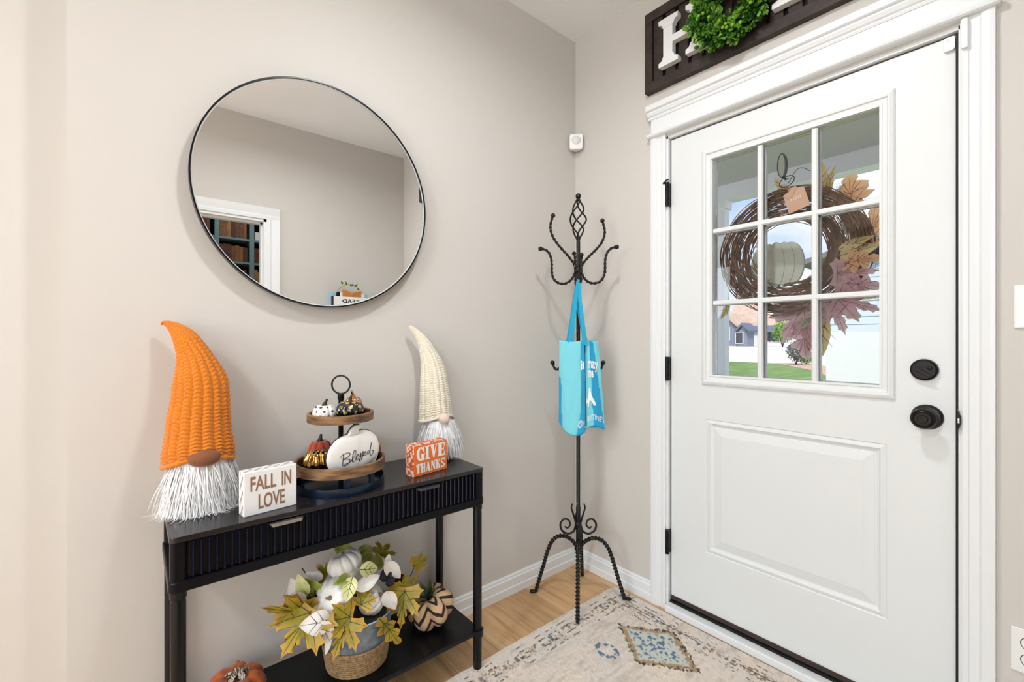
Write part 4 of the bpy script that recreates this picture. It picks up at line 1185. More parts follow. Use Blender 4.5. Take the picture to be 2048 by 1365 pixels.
while ysl - 0.043 > SY0 + 0.036:
    o = bpy.data.objects.new('slat', slat2); COL.objects.link(o)
    o.location = (-0.014, ysl - 0.0215, SZ0 + fwd_); adopt(o, sg)
    ysl -= 0.0595
# slab-serif letters H M E
def letter(polys, y0, w_, name):
    mb = MB()
    z0, h_ = 2.347, 0.200
    for ip, poly in enumerate(polys):
        mb.prism([(y0 - a * w_, z0 + b * h_) for a, b in poly], lambda p, q, d: (d, p, q), -0.047 - 0.00035 * ip, -0.0205 - 0.0002 * ip)
    o = mb.build(name, M_LETTER, sg)
sf = 0.14
Hp_ = [[(.10, .05), (.30, .05), (.30, .95), (.10, .95)], [(.70, .05), (.90, .05), (.90, .95), (.70, .95)], [(.25, .43), (.75, .43), (.75, .57), (.25, .57)]]
def serif_(x0, x1, top):
    c = (x0 + x1) / 2
    if not top:
        return [(x0, 0), (x1, 0), (x1, .09), (x1 - .07, .12), (x1 - .10, .2), (x0 + .10, .2), (x0 + .07, .12), (x0, .09)]
    return [(x0, 1), (x0, .91), (x0 + .07, .88), (x0 + .10, .8), (x1 - .10, .8), (x1 - .07, .88), (x1, .91), (x1, 1)]
Hp_ += [serif_(0, .42, False), serif_(.58, 1, False), serif_(0, .42, True), serif_(.58, 1, True)]
letter(Hp_, -0.521, 0.214, 'letter_h')
Mp = [[(.10, .05), (.24, .05), (.24, .95), (.10, .95)], [(.76, .05), (.90, .05), (.90, .95), (.76, .95)], [(.10, 1), (.28, 1), (.56, .25), (.44, .25)], [(.90, 1), (.72, 1), (.44, .25), (.56, .25)], serif_(0, .34, False), serif_(.66, 1, False), [(0, 1), (0, .88), (.2, .88), (.2, 1)], [(.8, 1), (.8, .88), (1, .88), (1, 1)]]
letter(Mp, -0.972, 0.27, 'letter_m')
Ep = [[(.12, 0), (.38, 0), (.38, 1), (.12, 1)], [(0, .86), (.95, .86), (.95, 1), (0, 1)], [(0, 0), (.95, 0), (.95, .14), (0, .14)], [(.3, .44), (.72, .44), (.72, .56), (.3, .56)], [(.86, .66), (.95, .66), (.95, 1), (.80, 1)], [(.80, 0), (.95, 0), (.95, .34), (.86, .34)]]
letter(Ep, -1.315, 0.20, 'letter_e')
# wreath of small boxwood leaves standing in for the letter O
M_BOX = pbr('boxwood_green', srgb(58, 112, 30), 0.45, noise=(18, 0.35, 0.65), col2=srgb(126, 176, 58), spec=0.4)
M_BOXD = pbr('boxwood_dark_green', srgb(28, 72, 24), 0.5, noise=(20, 0.4, 0.7), col2=srgb(58, 112, 36))
wc = np.array([-0.062, -0.838, 2.440])
wth = thing('boxwood_wreath', 'green artificial boxwood wreath standing in for the O of the HOME sign', 'wreath', tuple(wc - UP * 0.15))
def leaf_spray(n, mat, name, seed, rmin, rmax, L0, L1, tips):
    r_ = np.random.default_rng(seed)
    V, F = [], []
    for i in range(n):
        a = r_.uniform(0, 2 * math.pi)
        rr = 0.106 + r_.normal(0, 0.012)
        radial = np.array([0, math.cos(a), math.sin(a)])
        tang = np.array([0, -math.sin(a), math.cos(a)])
        ph = r_.uniform(0, 2 * math.pi); rad = r_.uniform(rmin, rmax)
        outd = radial * math.cos(ph) + np.array([-1.0, 0, 0]) * (abs(math.sin(ph)) if True else 0)
        base = wc + radial * rr + outd * rad
        base[0] = min(base[0], -0.0485)
        for k in range(tips):
            dv = outd + tang * r_.normal(0.3, 0.7) + r_.normal(0, 0.45, 3) + np.array([0, 0, -0.25])
            if dv[0] > 0.1 and base[0] > -0.07: dv[0] = -0.1
            dv /= np.linalg.norm(dv)
            sd = np.cross(dv, r_.normal(0, 1, 3)); sd /= np.linalg.norm(sd)
            nn = np.cross(sd, dv)
            L = r_.uniform(L0, L1); W_ = L * r_.uniform(0.28, 0.42)
            b0 = len(V)
            tip = base + dv * L + nn * L * 0.12
            for q in (base, base + dv * L * .45 + sd * W_ + nn * L * .08, base + dv * L * .8 + sd * W_ * .7, tip, base + dv * L * .8 - sd * W_ * .7, base + dv * L * .45 - sd * W_ + nn * L * .08, base + dv * L * .5):
                qq = q.copy(); qq[0] = min(qq[0], -0.0485); V.append(qq)
            F += [(b0, b0 + 1, b0 + 6), (b0 + 1, b0 + 2, b0 + 6), (b0 + 2, b0 + 3, b0 + 6), (b0 + 3, b0 + 4, b0 + 6), (b0 + 4, b0 + 5, b0 + 6), (b0 + 5, b0, b0 + 6)]
    o = MB().add(V, F).build(name, mat, wth)
    o['kind'] = 'stuff'
    return o
leaf_spray(520, M_BOXD, 'inner_foliage', 11, 0.0, 0.034, 0.014, 0.026, 4)
leaf_spray(520, M_BOX, 'outer_foliage', 12, 0.018, 0.048, 0.013, 0.026, 4)
r_ = np.random.default_rng(4)
M_BERRY = pbr('green_berry', srgb(120, 170, 50), 0.4)
for k in range(16):
    a = r_.uniform(math.pi, 2 * math.pi)
    p = wc + np.array([0, math.cos(a), math.sin(a)]) * r_.uniform(0.06, 0.14) + np.array([-0.045 - r_.uniform(0, .012), 0, 0])
    MB().ball(p, 0.0062, 10, 8).build('berry', M_BERRY, wth, smooth=True)

# ================================================================== SMALL DEVICES ON THE DOOR WALL
M_PLASTIC = pbr('white_plastic', (0.84, 0.84, 0.82, 1), 0.35)
M_PLASTIC2 = pbr('frosted_plastic', (0.72, 0.72, 0.71, 1), 0.3)
# motion detector across the corner
mcn = np.array([0.0, 0.0, 2.19])
diag = np.array([-0.7071, -0.7071, 0]); sid = np.array([0.7071, -0.7071, 0])
md = thing('motion_sensor', 'small white motion sensor fixed in the wall corner', 'sensor', (-0.03, -0.03, 2.15))
pz = onD(1154.5, 294, 2.374)[2]
fnm = lambda p, q, d: np.array([-0.012, -0.012, pz]) + sid * p + UP * q + diag * d
MB().prism(rrect(-0.034, 0.034, -0.040, 0.040, 0.012), fnm, 0.028, 0.050).build('housing', M_PLASTIC, md, bevel=0.004)
MB().prism([(-0.030, 0.028), (0.030, 0.028), (0.006, 0.001), (-0.006, 0.001)], lambda p, q, d: np.array([-0.012, -0.012, pz]) + sid * p + diag * q + UP * d, -0.034, 0.034).build('mount', M_PLASTIC, md)
dome = MB()
P = np.zeros((8, 28, 3))
for i, t_ in enumerate(np.linspace(0, math.pi / 2, 8)):
    for j, a in enumerate(np.linspace(0, 2 * math.pi, 28, endpoint=False)):
        P[i, j] = fnm(0.023 * math.cos(t_) * math.cos(a), 0.006 + 0.023 * math.cos(t_) * math.sin(a), 0.050 + 0.008 * math.sin(t_))
dome.grid(P, cv=True).build('lens', M_PLASTIC2, md, smooth=True)
# door contact: sensor on the leaf, magnet on the casing
a0, a1 = onX(1886, 70, DX - 0.006), onX(1912, 104, DX - 0.006)
sn = thing('door_sensor', 'white alarm sensor on the top corner of the door leaf', 'sensor', (DX, (a0[1] + a1[1]) / 2, a1[2]), 'door alarm contact')
MB().prism(rrect(a1[1] + 0.001, a0[1] - 0.001, a1[2] + 0.008, LZ1 - 0.003, 0.006), lambda p, q, d: (d, p, q), DX - 0.012, DX - 0.0002).build('housing', M_PLASTIC, sn, bevel=0.002)
MB().lathe([(0.0, -0.0128), (0.004, -0.0128), (0.0045, -0.0115)], (DX, a0[1] - 0.011, LZ1 - 0.014), 14, 'x').build('button', M_PLASTIC2, sn)
b0, b1 = onX(1923, 55, -0.014), onX(1937, 96, -0.014)
mg = thing('sensor_magnet', 'slim white alarm magnet on the casing beside the door sensor', 'magnet', (-0.014, (b0[1] + b1[1]) / 2, b1[2]), 'door alarm contact')
MB().prism(rrect(b1[1], b0[1], b1[2], 2.066, 0.004), lambda p, q, d: (d, p, q), -0.026, -0.0135).build('housing', M_PLASTIC, mg, bevel=0.002)
# switch plate and outlet
sA = onX(2027, 571, -0.004); sB = onX(2027, 657, -0.004)
sw = thing('light_switch', 'white wall switch plate right of the front door', 'switch', (0, sA[1] - 0.057, sB[2]))
y1_, y0_ = sA[1], sA[1] - 0.116
MB().box(-0.006, 0, y0_, y1_, sB[2], sA[2]).build('plate', M_PLASTIC, sw, bevel=0.0035, segs=3)
zc_ = (sA[2] + sB[2]) / 2
for k in (0, 1):
    yy = y1_ - 0.036 - 0.046 * k
    MB().box(-0.0085, -0.005, yy - 0.0165, yy + 0.0165, zc_ - 0.033, zc_ + 0.033).build('rocker', M_PLASTIC, sw, bevel=0.001)
oA = onX(2021, 1251, -0.004); oB = onX(2021, 1338, -0.004)
ot = thing('power_outlet', 'white power outlet plate low on the wall right of the door', 'outlet', (0, oA[1] - 0.035, oB[2]))
MB().box(-0.005, 0, oA[1] - 0.070, oA[1], oB[2], oA[2]).build('plate', M_PLASTIC, ot, bevel=0.002)
M_SLOT = pbr('outlet_slot', (0.05, 0.05, 0.05, 1), 0.6)
for zc_ in (oB[2] + 0.036, oB[2] + 0.079):
    so2 = MB().lathe([(0.0, -0.0075), (0.0155, -0.0075), (0.0165, -0.006), (0.0165, -0.004)], (0, oA[1] - 0.035, zc_), 28, 'x').build('socket', M_PLASTIC, ot, autosmooth=40)
    MB().lathe([(0.0165, -0.0052), (0.0182, -0.0052)], (0, oA[1] - 0.035, zc_), 28, 'x', caps=False).build('socket_gap', M_SLOT, so2)
    for dy in (-0.006, 0.006):
        MB().box(-0.0078, -0.007, oA[1] - 0.035 + dy - 0.001, oA[1] - 0.035 + dy + 0.001, zc_ - 0.001, zc_ + 0.007).build('slot', M_SLOT, so2)

# ================================================================== RUG
RX0, RX1, RY0, RY1 = -1.56, -0.036, -1.78, -0.274
step = 0.0046
gx = np.arange(RX0, RX1 + step / 2, step); gy = np.arange(RY0, RY1 + step / 2, step)
GX, GY = np.meshgrid(gx, gy, indexing='ij')
rr_ = np.random.default_rng(21)
def vnoise(X, Y, sx, sy, seed):
    r = np.random.default_rng(seed)
    ix, iy = X / sx, Y / sy
    x0, y0 = np.floor(ix).astype(int), np.floor(iy).astype(int)
    fx, fy = ix - x0, iy - y0
    fx = fx * fx * (3 - 2 * fx); fy = fy * fy * (3 - 2 * fy)
    T = r.random((512, 512))
    g = lambda a, b: T[a % 512, b % 512]
    return (g(x0, y0) * (1 - fx) + g(x0 + 1, y0) * fx) * (1 - fy) + (g(x0, y0 + 1) * (1 - fx) + g(x0 + 1, y0 + 1) * fx) * fy
base = np.array(srgb(218, 207, 196)[:3]); warm = np.array(srgb(224, 208, 192)[:3]); grey = np.array(srgb(184, 174, 166)[:3])
dark = np.array(srgb(58, 52, 48)[:3]); tan = np.array(srgb(168, 140, 100)[:3]); blue = np.array(srgb(84, 116, 138)[:3]); pale = np.array(srgb(198, 200, 192)[:3])
Cc = np.ones(GX.shape + (3,)) * base
def lay(mask, col):
    global Cc
    m = np.clip(mask, 0, 1)[..., None]
    Cc = Cc * (1 - m) + col * m
lay(vnoise(GX, GY, 0.09, 0.06, 1) * 1.6 - 0.5, warm)
lay((vnoise(GX, GY, 0.05, 0.012, 2) - 0.55) * 2.0, grey)
lay((vnoise(GX, GY, 0.014, 0.010, 3) - 0.6) * 1.2, grey)
lay((vnoise(GX, GY, 0.007, 0.007, 13) - 0.62) * 1.6, np.array(srgb(236, 226, 214)[:3]))
def border(dist, along, seed):
    """bands of a worn border measured from the rug edge"""
    w1 = vnoise(along, dist * 0, 0.03, 1, seed); w2 = vnoise(along, dist * 0 + 3, 0.012, 1, seed + 1)
    j = dist + (w2 - 0.5) * 0.002
    for c0, hw_, k in ((0.040, 0.0022, .55), (0.062, 0.0020, .5), (0.098, 0.0022, .5), (0.128, 0.0022, .45)):
        lay((np.abs(j - c0) < hw_) * (w1 > k) * (w2 > 0.35), dark)
    # small blocks of ornament between the lines
    cell = 0.026
    u = along / cell
    h = vnoise(np.floor(u), np.floor(dist / 0.012), 1.0, 1.0, seed + 5)
    spot = (np.abs(u - np.floor(u) - 0.5) < 0.26) & (np.abs((dist - 0.080) / 0.014) < 1)
    lay(spot * (h > 0.72) * 0.85, tan)
    lay(spot * (h < 0.16) * 0.9, blue)
    lay(spot * ((h > 0.45) & (h < 0.52)) * 0.8, dark)
    lay((np.abs(dist - 0.080) < 0.018) * (vnoise(along, dist, 0.006, 0.006, seed + 9) > 0.74) * 0.75, dark)
    lay((np.abs(dist - 0.113) < 0.010) * (vnoise(along, dist, 0.007, 0.005, seed + 10) > 0.76) * 0.6, dark)
border(RY1 - GY, GX, 30)
inside = (RX1 - GX)
border(np.where(RY1 - GY > 0.13, inside, 9.0), GY, 50)
# long dark dash line beside the door
lay((np.abs(inside - 0.080) < 0.0026) * ((RY1 - GY) > 0.13) * (vnoise(GY, GX * 0, 0.045, 1, 77) > 0.42), dark)
def diamond(cx, cy, a, b, skew=0.0):
    X, Y = GX - cx, GY - cy - skew * (GX - cx)
    q = np.abs(X) / a + np.abs(Y) / b + (vnoise(GX, GY, 0.008, 0.008, 90) - 0.5) * 0.16
    lay((q < 0.80), pale)
    lay((q < 0.72) * (vnoise(GX, GY, 0.0085, 0.0085, 92) > 0.62), blue)
    lay((q < 1.0) * (q > 0.80), tan)
    lay((q < 1.04) * (q > 0.93) * (vnoise(GX, GY, 0.009, 0.009, 91) > 0.5), dark)
diamond(-0.262, -0.645, 0.128, 0.172)
diamond(-0.262, -1.22, 0.128, 0.172)
diamond(-0.95, -0.95, 0.128, 0.172)
def ringlet(cx, cy, a, b):
    q = np.hypot((GX - cx) / a, (GY - cy) / b)
    lay(((q > 0.62) & (q < 1.05)) * (vnoise(GX, GY, 0.008, 0.008, 95) > 0.42), blue)
ringlet(-0.424, -0.538, 0.036, 0.048); ringlet(-0.424, -1.10, 0.036, 0.048); ringlet(-0.80, -0.62, 0.036, 0.048)
GZ = 0.0062 + 0.0016 * vnoise(GX, GY, 0.008, 0.008, 60) + 0.0012 * rr_.random(GX.shape)
GZ[0, :] = GZ[-1, :] = 0.0008; GZ[:, 0] = GZ[:, -1] = 0.0008
ed = 0.004 * (vnoise(GX, GY, 0.03, 0.03, 61) - 0.5)
GYo = GY + np.where(GY > RY1 - 0.01, ed, 0)
colv = np.concatenate([Cc, np.ones(GX.shape + (1,))], -1)
M_RUG = pbr('wool_rug', (0.6, 0.5, 0.45, 1), 0.95, attr='weave', bump=(420, 0.8), sheen=0.25, spec=0.1)
rug = MB().grid(np.stack([GX, GYo, GZ], -1)).build('area_rug', M_RUG, attr=('weave', colv.reshape(-1, 4)))
tag(rug, 'beige and grey distressed rug with a blue diamond in front of the door', 'rug')

# ================================================================== LEAF SHAPES
MAPLE = [(0, 1.0), (.06, .86), (.16, .82), (.12, .70), (.20, .64), (.13, .46), (.28, .52), (.40, .64), (.47, .58), (.66, .66), (.60, .50), (.68, .40), (.50, .31), (.36, .20), (.50, .17), (.60, .20), (.62, .09), (.76, .0), (.58, -.06), (.50, -.16), (.34, -.10), (.16, -.07), (.03, -.05)]
OVAL = [(0, 1.0), (.08, .90), (.18, .74), (.26, .55), (.29, .38), (.26, .20), (.17, .07), (.05, .0)]
LANCE = [(0, 1.0), (.05, .86), (.11, .66), (.15, .45), (.14, .25), (.08, .08), (.02, .0)]
OAK = [(0, 1.0), (.10, .93), (.14, .84), (.08, .76), (.20, .70), (.30, .64), (.26, .55), (.12, .52), (.28, .42), (.38, .36), (.30, .28), (.12, .27), (.20, .16), (.24, .10), (.10, .05), (.03, .0)]
def leaf_obj(name, base, tip, normal, shape, mat, parent, width=1.0, droop=0.15, fold=0.25, wave=0.04, seed=0, vein=None, edge=None, rings=5, thick=0.0):
    """a leaf blade from stalk point to tip, curved and folded; returns the blade object"""
    base, tip = np.asarray(base, float), np.asarray(tip, float)
    L = np.linalg.norm(tip - base); Y_ = (tip - base) / L
    N_ = np.asarray(normal, float); N_ = N_ - Y_ * (N_ @ Y_); N_ /= np.linalg.norm(N_) + 1e-9
    X_ = np.cross(Y_, N_)
    out = shape + [(-x, y) for x, y in shape[::-1] if x > 1e-6]
    # densify
    O = []
    for i in range(len(out)):
        p, q = np.array(out[i]), np.array(out[(i + 1) % len(out)])
        O += [p, (p + q) / 2]
    O = np.array(O)
    yc = 0.30 if shape in (MAPLE,) else 0.45
    r_ = np.random.default_rng(seed)
    pw_, pv = r_.uniform(0, 6.28, 2)
    V, cols = [], []
    def place(x, y):
        x *= width
        z = fold * abs(x) * (0.7 + 0.3 * math.cos(3 * y)) - droop * (y ** 2) - droop * 0.9 * x * x + wave * math.sin(7 * y + pw_) * math.cos(5 * x + pv)
        return base + L * (X_ * x + Y_ * y + N_ * z)
    ks = [k / rings for k in range(1, rings + 1)]
    cpt = np.array([0, yc])
    V.append(place(0, yc)); cols.append((0, 0, 0, 1))
    for k in ks:
        for p in O:
            q = cpt + (p - cpt) * k
            if shape is not MAPLE:
                q = np.array([p[0] * k, p[1] if k == 1 else yc + (p[1] - yc) * k])
            V.append(place(q[0], q[1])); e = max(0, (k - 0.6) / 0.4)
            cols.append((e, e, e, 1))
    n = len(O); F = [(0, 1 + i, 1 + (i + 1) % n) for i in range(n)]
    for j in range(len(ks) - 1):
        for i in range(n):
            a = 1 + j * n
            F.append((a + i, a + n + i, a + n + (i + 1) % n, a + (i + 1) % n))
    o = MB().add(V, F).build(name, mat, parent, smooth=True, attr=('edge', cols))
    if vein is not None:
        mb = MB()
        tips = [(0, .97)] + ([(.62, .62), (-.62, .62), (.68, .02), (-.68, .02)] if shape is MAPLE else [(.2, .7), (-.2, .7), (.25, .5), (-.25, .5)])
        st = [(0, 0.0)] + [(0, 0.04)] * 4 if shape is MAPLE else [(0, 0.0), (0, .45), (0, .45), (0, .22), (0, .22)]
        for (sx_, sy_), (tx_, ty_) in zip(st, tips):
            tt_ = np.linspace(0, 1, 9)
            path = [place(sx_ + (tx_ - sx_) * t, sy_ + (ty_ - sy_) * t) + N_ * 0.0006 for t in tt_]
            mb.tube(path, np.linspace(0.0011, 0.0003, 9) * (L / 0.12) ** 0.5, 5)
        mb.build('vein', vein, o)
    return o

def leaf_mat(name, c1, c2, cedge, rough=0.5, tr=0.0):
    m = bpy.data.materials.new(name); m.use_nodes = True
    n, l = m.node_tree.nodes, m.node_tree.links
    b = n['Principled BSDF']
    tcn = n.new('ShaderNodeTexCoord'); t = n.new('ShaderNodeTexNoise'); t.inputs['Scale'].default_value = 24; t.inputs['Detail'].default_value = 5
    l.new(tcn.outputs['Object'], t.inputs['Vector'])
    rp = n.new('ShaderNodeValToRGB'); rp.color_ramp.elements[0].position = 0.35; rp.color_ramp.elements[1].position = 0.66
    l.new(t.outputs['Fac'], rp.inputs[0])
    mx = n.new('ShaderNodeMix'); mx.data_type = 'RGBA'; mx.inputs[6].default_value = c1; mx.inputs[7].default_value = c2
    l.new(rp.outputs[0], mx.inputs[0])
    a = n.new('ShaderNodeVertexColor'); a.layer_name = 'edge'
    t2 = n.new('ShaderNodeTexNoise'); t2.inputs['Scale'].default_value = 40
    l.new(tcn.outputs['Object'], t2.inputs['Vector'])
    mu = n.new('ShaderNodeMath'); mu.operation = 'MULTIPLY'
    l.new(a.outputs['Color'], mu.inputs[0]); l.new(t2.outputs['Fac'], mu.inputs[1])
    m2 = n.new('ShaderNodeMix'); m2.data_type = 'RGBA'; m2.inputs[7].default_value = cedge
    l.new(mu.outputs[0], m2.inputs[0]); l.new(mx.outputs[2], m2.inputs[6])
    l.new(m2.outputs[2], b.inputs['Base Color'])
    b.inputs['Roughness'].default_value = rough
    if tr:
        tl = n.new('ShaderNodeBsdfTranslucent'); ms = n.new('ShaderNodeMixShader'); ms.inputs[0].default_value = tr
        l.new(m2.outputs[2], tl.inputs[0]); l.new(b.outputs[0], ms.inputs[1]); l.new(tl.outputs[0], ms.inputs[2])
        l.new(ms.outputs[0], n['Material Output'].inputs[0])
    return m
M_LEAF_OL = leaf_mat('olive_maple_leaf', srgb(118, 112, 16), srgb(156, 138, 28), srgb(206, 140, 40), 0.45)
M_LEAF_GR = leaf_mat('green_leaf', srgb(92, 112, 36), srgb(150, 160, 70), srgb(190, 176, 90), 0.5)
M_LEAF_PALE = leaf_mat('pale_green_leaf', srgb(222, 222, 168), srgb(178, 190, 102), srgb(226, 210, 150), 0.5)
M_LEAF_WH = leaf_mat('white_leaf', srgb(240, 237, 232), srgb(230, 230, 228), srgb(232, 204, 184), 0.55)
M_VEIN = pbr('leaf_vein', (0.035, 0.030, 0.010, 1), 0.6)
M_GALV = pbr('galvanized_steel', srgb(176, 188, 198), 0.36, metal=0.45, noise=(22, 0.38, 0.62), col2=srgb(124, 142, 162), bump=(30, 0.6))
M_ROPE = pbr('jute_rope', srgb(168, 138, 100), 0.9, noise=(120, 0.35, 0.65), col2=srgb(128, 98, 64), bump=(260, 0.7))
M_CONE = pbr('pine_cone', srgb(74, 34, 22), 0.6, noise=(60, 0.4, 0.6), col2=srgb(38, 18, 14))
M_BLKFLOWER = pbr('black_petal', (0.012, 0.012, 0.022, 1), 0.4)
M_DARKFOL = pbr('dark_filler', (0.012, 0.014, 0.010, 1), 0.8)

# ================================================================== BUCKET ARRANGEMENT ON THE LOWER SHELF
bc = np.array([-1.232, -0.170, SHZ])
bk = thing('floral_bucket', 'galvanized bucket of white pumpkins and olive maple leaves on the lower shelf', 'planter', tuple(bc))
RIMZ = 0.168
MB().lathe([(0.0, 0.001), (0.083, 0.001), (0.086, 0.004), (0.113, RIMZ - 0.004), (0.116, RIMZ), (0.113, RIMZ + 0.002), (0.110, RIMZ - 0.003), (0.082, 0.008), (0.0, 0.008)], tuple(bc), 56).build('bucket', M_GALV, bk, autosmooth=50)
sv = []
for t_ in np.linspace(0, 1, 8):
    a_ = CAMDIR + 0.18
    r__ = 0.0865 + 0.0268 * t_
    sv.append(bc + np.array([math.cos(a_) * r__, math.sin(a_) * r__, 0.004 + (RIMZ - 0.008) * t_]))
MB().tube(sv, 0.0012, 6).build('seam', M_GALV, bk)
for k in range(11):
    z_ = 0.0045 + 0.0072 * k
    rad = 0.0865 + 0.0268 * z_ / RIMZ + 0.0035
    a_ = np.linspace(0, 2 * math.pi, 150, endpoint=False)
    path = np.stack([bc[0] + rad * np.cos(a_), bc[1] + rad * np.sin(a_), np.full(150, bc[2] + z_)], 1)
    MB().tube(path, 0.0040 * (1 + 0.16 * np.sin(a_ * 70 + 0.8 * k)), 8, closed=True).build('rope_coil', M_ROPE, bk, smooth=True)
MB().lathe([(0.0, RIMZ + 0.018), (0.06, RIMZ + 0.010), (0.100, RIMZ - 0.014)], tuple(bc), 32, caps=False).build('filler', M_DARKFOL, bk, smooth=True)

def bpt(u, v, dy=0.0):
    return onY(u, v, bc[1] + dy)
# white pumpkins with stems
def bucket_pumpkin(u, v, dy, R, Hh, ax, rot=0.0):
    c = bpt(u, v, dy)
    ax = np.asarray(ax, float); ax /= np.linalg.norm(ax)
    q = Vector((0, 0, 1)).rotation_difference(Vector(ax)).to_matrix()
    S = pumpkin_fn(c, R, Hh, 11, 0.10, tilt=q, rot=rot)
    p = pumpkin_mesh(S, 110, 28).build('white_pumpkin', M_PUMPW, bk, smooth=True)
    stem_mesh(S(np.array([0.0]), np.array([0.02]))[0] - ax * 0.003, ax, 0.018, 0.0045, 0.003, np.cross(ax, UP) * 0.006).build('stem', M_STEMLT, p, smooth=True)
M_STEMLT = pbr('dry_stem', srgb(150, 132, 108), 0.7)
bucket_pumpkin(668, 1196, -0.058, 0.057, 0.042, (-0.62, -0.62, 0.42))
bucket_pumpkin(689, 1126, -0.010, 0.053, 0.036, (-0.30, 0.15, 0.9), 0.2)
bucket_pumpkin(741, 1198, -0.050, 0.049, 0.040, (0.70, -0.45, 0.35), 0.1)
# pine cones
def cone(u, v, dy, L, R, ax, name='pine_cone', mat=M_CONE):
    c = bpt(u, v, dy); ax = np.asarray(ax, float); ax /= np.linalg.norm(ax)
    e1 = np.cross(ax, [0.3, 0.5, 0.8]); e1 /= np.linalg.norm(e1); e2 = np.cross(ax, e1)
    mb = MB(); k = 0
    for i in range(64):
        t_ = i / 63; a_ = i * 2.39996
        rad = R * math.sin(math.pi * (0.12 + 0.86 * t_)) ** 0.7
        dv = e1 * math.cos(a_) + e2 * math.sin(a_)
        p = c + ax * (t_ - 0.5) * L
        sd = np.cross(ax, dv); w_ = R * 0.30
        b_ = p + dv * rad * 0.5; tp = p + dv * rad + ax * L * 0.05
        mb.add([b_ - sd * w_ * .5, b_ + sd * w_ * .5, tp + sd * w_ * .6, tp + ax * L * .03, tp - sd * w_ * .6, tp - ax * L * 0.03 - dv * R * .1], [(0, 1, 2, 3, 4), (0, 4, 5), (4, 3, 2, 5), (2, 1, 5), (1, 0, 5)])
    mb.ball(c, R * 0.6, 10, 8, sz=1.3)
    return mb.build(name, mat, bk)
cone(799, 1168, -0.03, 0.060, 0.024, (0.1, -0.3, 0.9))
cone(632, 1190, -0.02, 0.060, 0.026, (-0.6, -0.5, 0.4), mat=pbr('black_cone', (0.010, 0.008, 0.008, 1), 0.6))
# black flowers
def black_flower(u, v, dy, R, seed):
    c = bpt(u, v, dy); r_ = np.random.default_rng(seed)
    o = bpy.data.objects.new('black_flower', None); COL.objects.link(o); adopt(o, bk)
    o2 = MB()
    for k in range(9):
        a_ = k * 2.4; d_ = np.array([math.cos(a_), -0.4 - 0.3 * (k % 3), math.sin(a_)]); d_ /= np.linalg.norm(d_)
        o2.ball(c + d_ * R * 0.55, R * 0.5, 10, 7, 1, 0.6, 0.8)
    o2.build('petals', M_BLKFLOWER, o if False else bk, smooth=True)
    bpy.data.objects.remove(o)
black_flower(770, 1150, -0.04, 0.024, 1); black_flower(779, 1163, -0.055, 0.018, 2)

NRM = np.array([-0.45, -0.75, 0.35])
def bleaf(bu, bv, tu, tv, dyb, dyt, shape, mat, width=1.0, droop=0.12, fold=0.22, seed=0, vein=None, nrm=NRM, name='maple_leaf', wave=0.04):
    return leaf_obj(name, bpt(bu, bv, dyb), bpt(tu, tv, dyt), nrm, shape, mat, bk, width, droop, fold, wave, seed, vein)
OL = M_LEAF_OL
bleaf(622, 1222, 560, 1318, -0.09, -0.13, MAPLE, OL, 0.98, 0.08, 0.12, 1, M_VEIN)       # big left
bleaf(616, 1226, 524, 1220, -0.07, -0.08, MAPLE, OL, 0.42, 0.12, 0.35, 2, M_VEIN)      # upper left, edge-on
bleaf(696, 1240, 664, 1324, -0.125, -0.15, MAPLE, OL, 0.80, 0.06, 0.15, 3, M_VEIN)     # front centre
bleaf(702, 1234, 640, 1250, -0.125, -0.13, MAPLE, OL, 0.75, 0.10, 0.25, 4, M_VEIN)     # front left of centre
bleaf(722, 1212, 745, 1170, -0.115, -0.10, MAPLE, OL, 0.85, 0.10, 0.3, 5, M_VEIN)      # over the right pumpkin
bleaf(810, 1180, 800, 1262, -0.07, -0.11, MAPLE, OL, 0.72, 0.08, 0.2, 6, M_VEIN)       # right hanging
bleaf(800, 1185, 840, 1148, -0.06, -0.05, MAPLE, OL, 0.55, 0.15, 0.3, 7)               # right, pointing up
bleaf(756, 1234, 803, 1294, -0.125, -0.135, OAK, M_LEAF_OL, 0.62, 0.12, 0.4, 8, M_VEIN)  # narrow, over bucket side
bleaf(762, 1112, 780, 1085, 0.03, 0.05, MAPLE, OL, 1.15, 0.1, 0.3, 9, M_VEIN)          # top right
bleaf(828, 1132, 864, 1110, -0.02, -0.01, MAPLE, OL, 0.55, 0.2, 0.4, 10)               # stray sprig leaf
bleaf(655, 1150, 632, 1128, 0.02, 0.03, MAPLE, OL, 0.9, 0.1, 0.3, 11)
bleaf(700, 1105, 668, 1092, 0.02, 0.0, OVAL, M_LEAF_GR, 1.0, 0.2, 0.3, 12, name='green_leaf')
bleaf(715, 1108, 745, 1090, 0.03, 0.04, OVAL, M_LEAF_GR, 1.0, 0.2, 0.3, 13, name='green_leaf')
bleaf(740, 1130, 726, 1092, 0.04, 0.05, OVAL, M_LEAF_GR, 1.0, 0.1, 0.3, 14, name='green_leaf')
bleaf(760, 1140, 752, 1105, 0.02, 0.03, OVAL, M_LEAF_GR, 1.0, 0.1, 0.3, 15, name='green_leaf')
bleaf(640, 1190, 605, 1160, -0.03, -0.04, OVAL, M_LEAF_GR, 0.9, 0.1, 0.4, 16, name='green_leaf')
bleaf(612, 1190, 595, 1152, -0.03, -0.04, OVAL, M_LEAF_PALE, 0.9, 0.1, 0.4, 17, name='pale_leaf')
bleaf(705, 1155, 692, 1205, -0.10, -0.125, OVAL, M_LEAF_PALE, 1.15, 0.08, 0.2, 18, M_VEIN, name='pale_leaf')
bleaf(700, 1152, 668, 1170, -0.09, -0.10, OVAL, M_LEAF_GR, 1.0, 0.15, 0.3, 19, name='green_leaf')
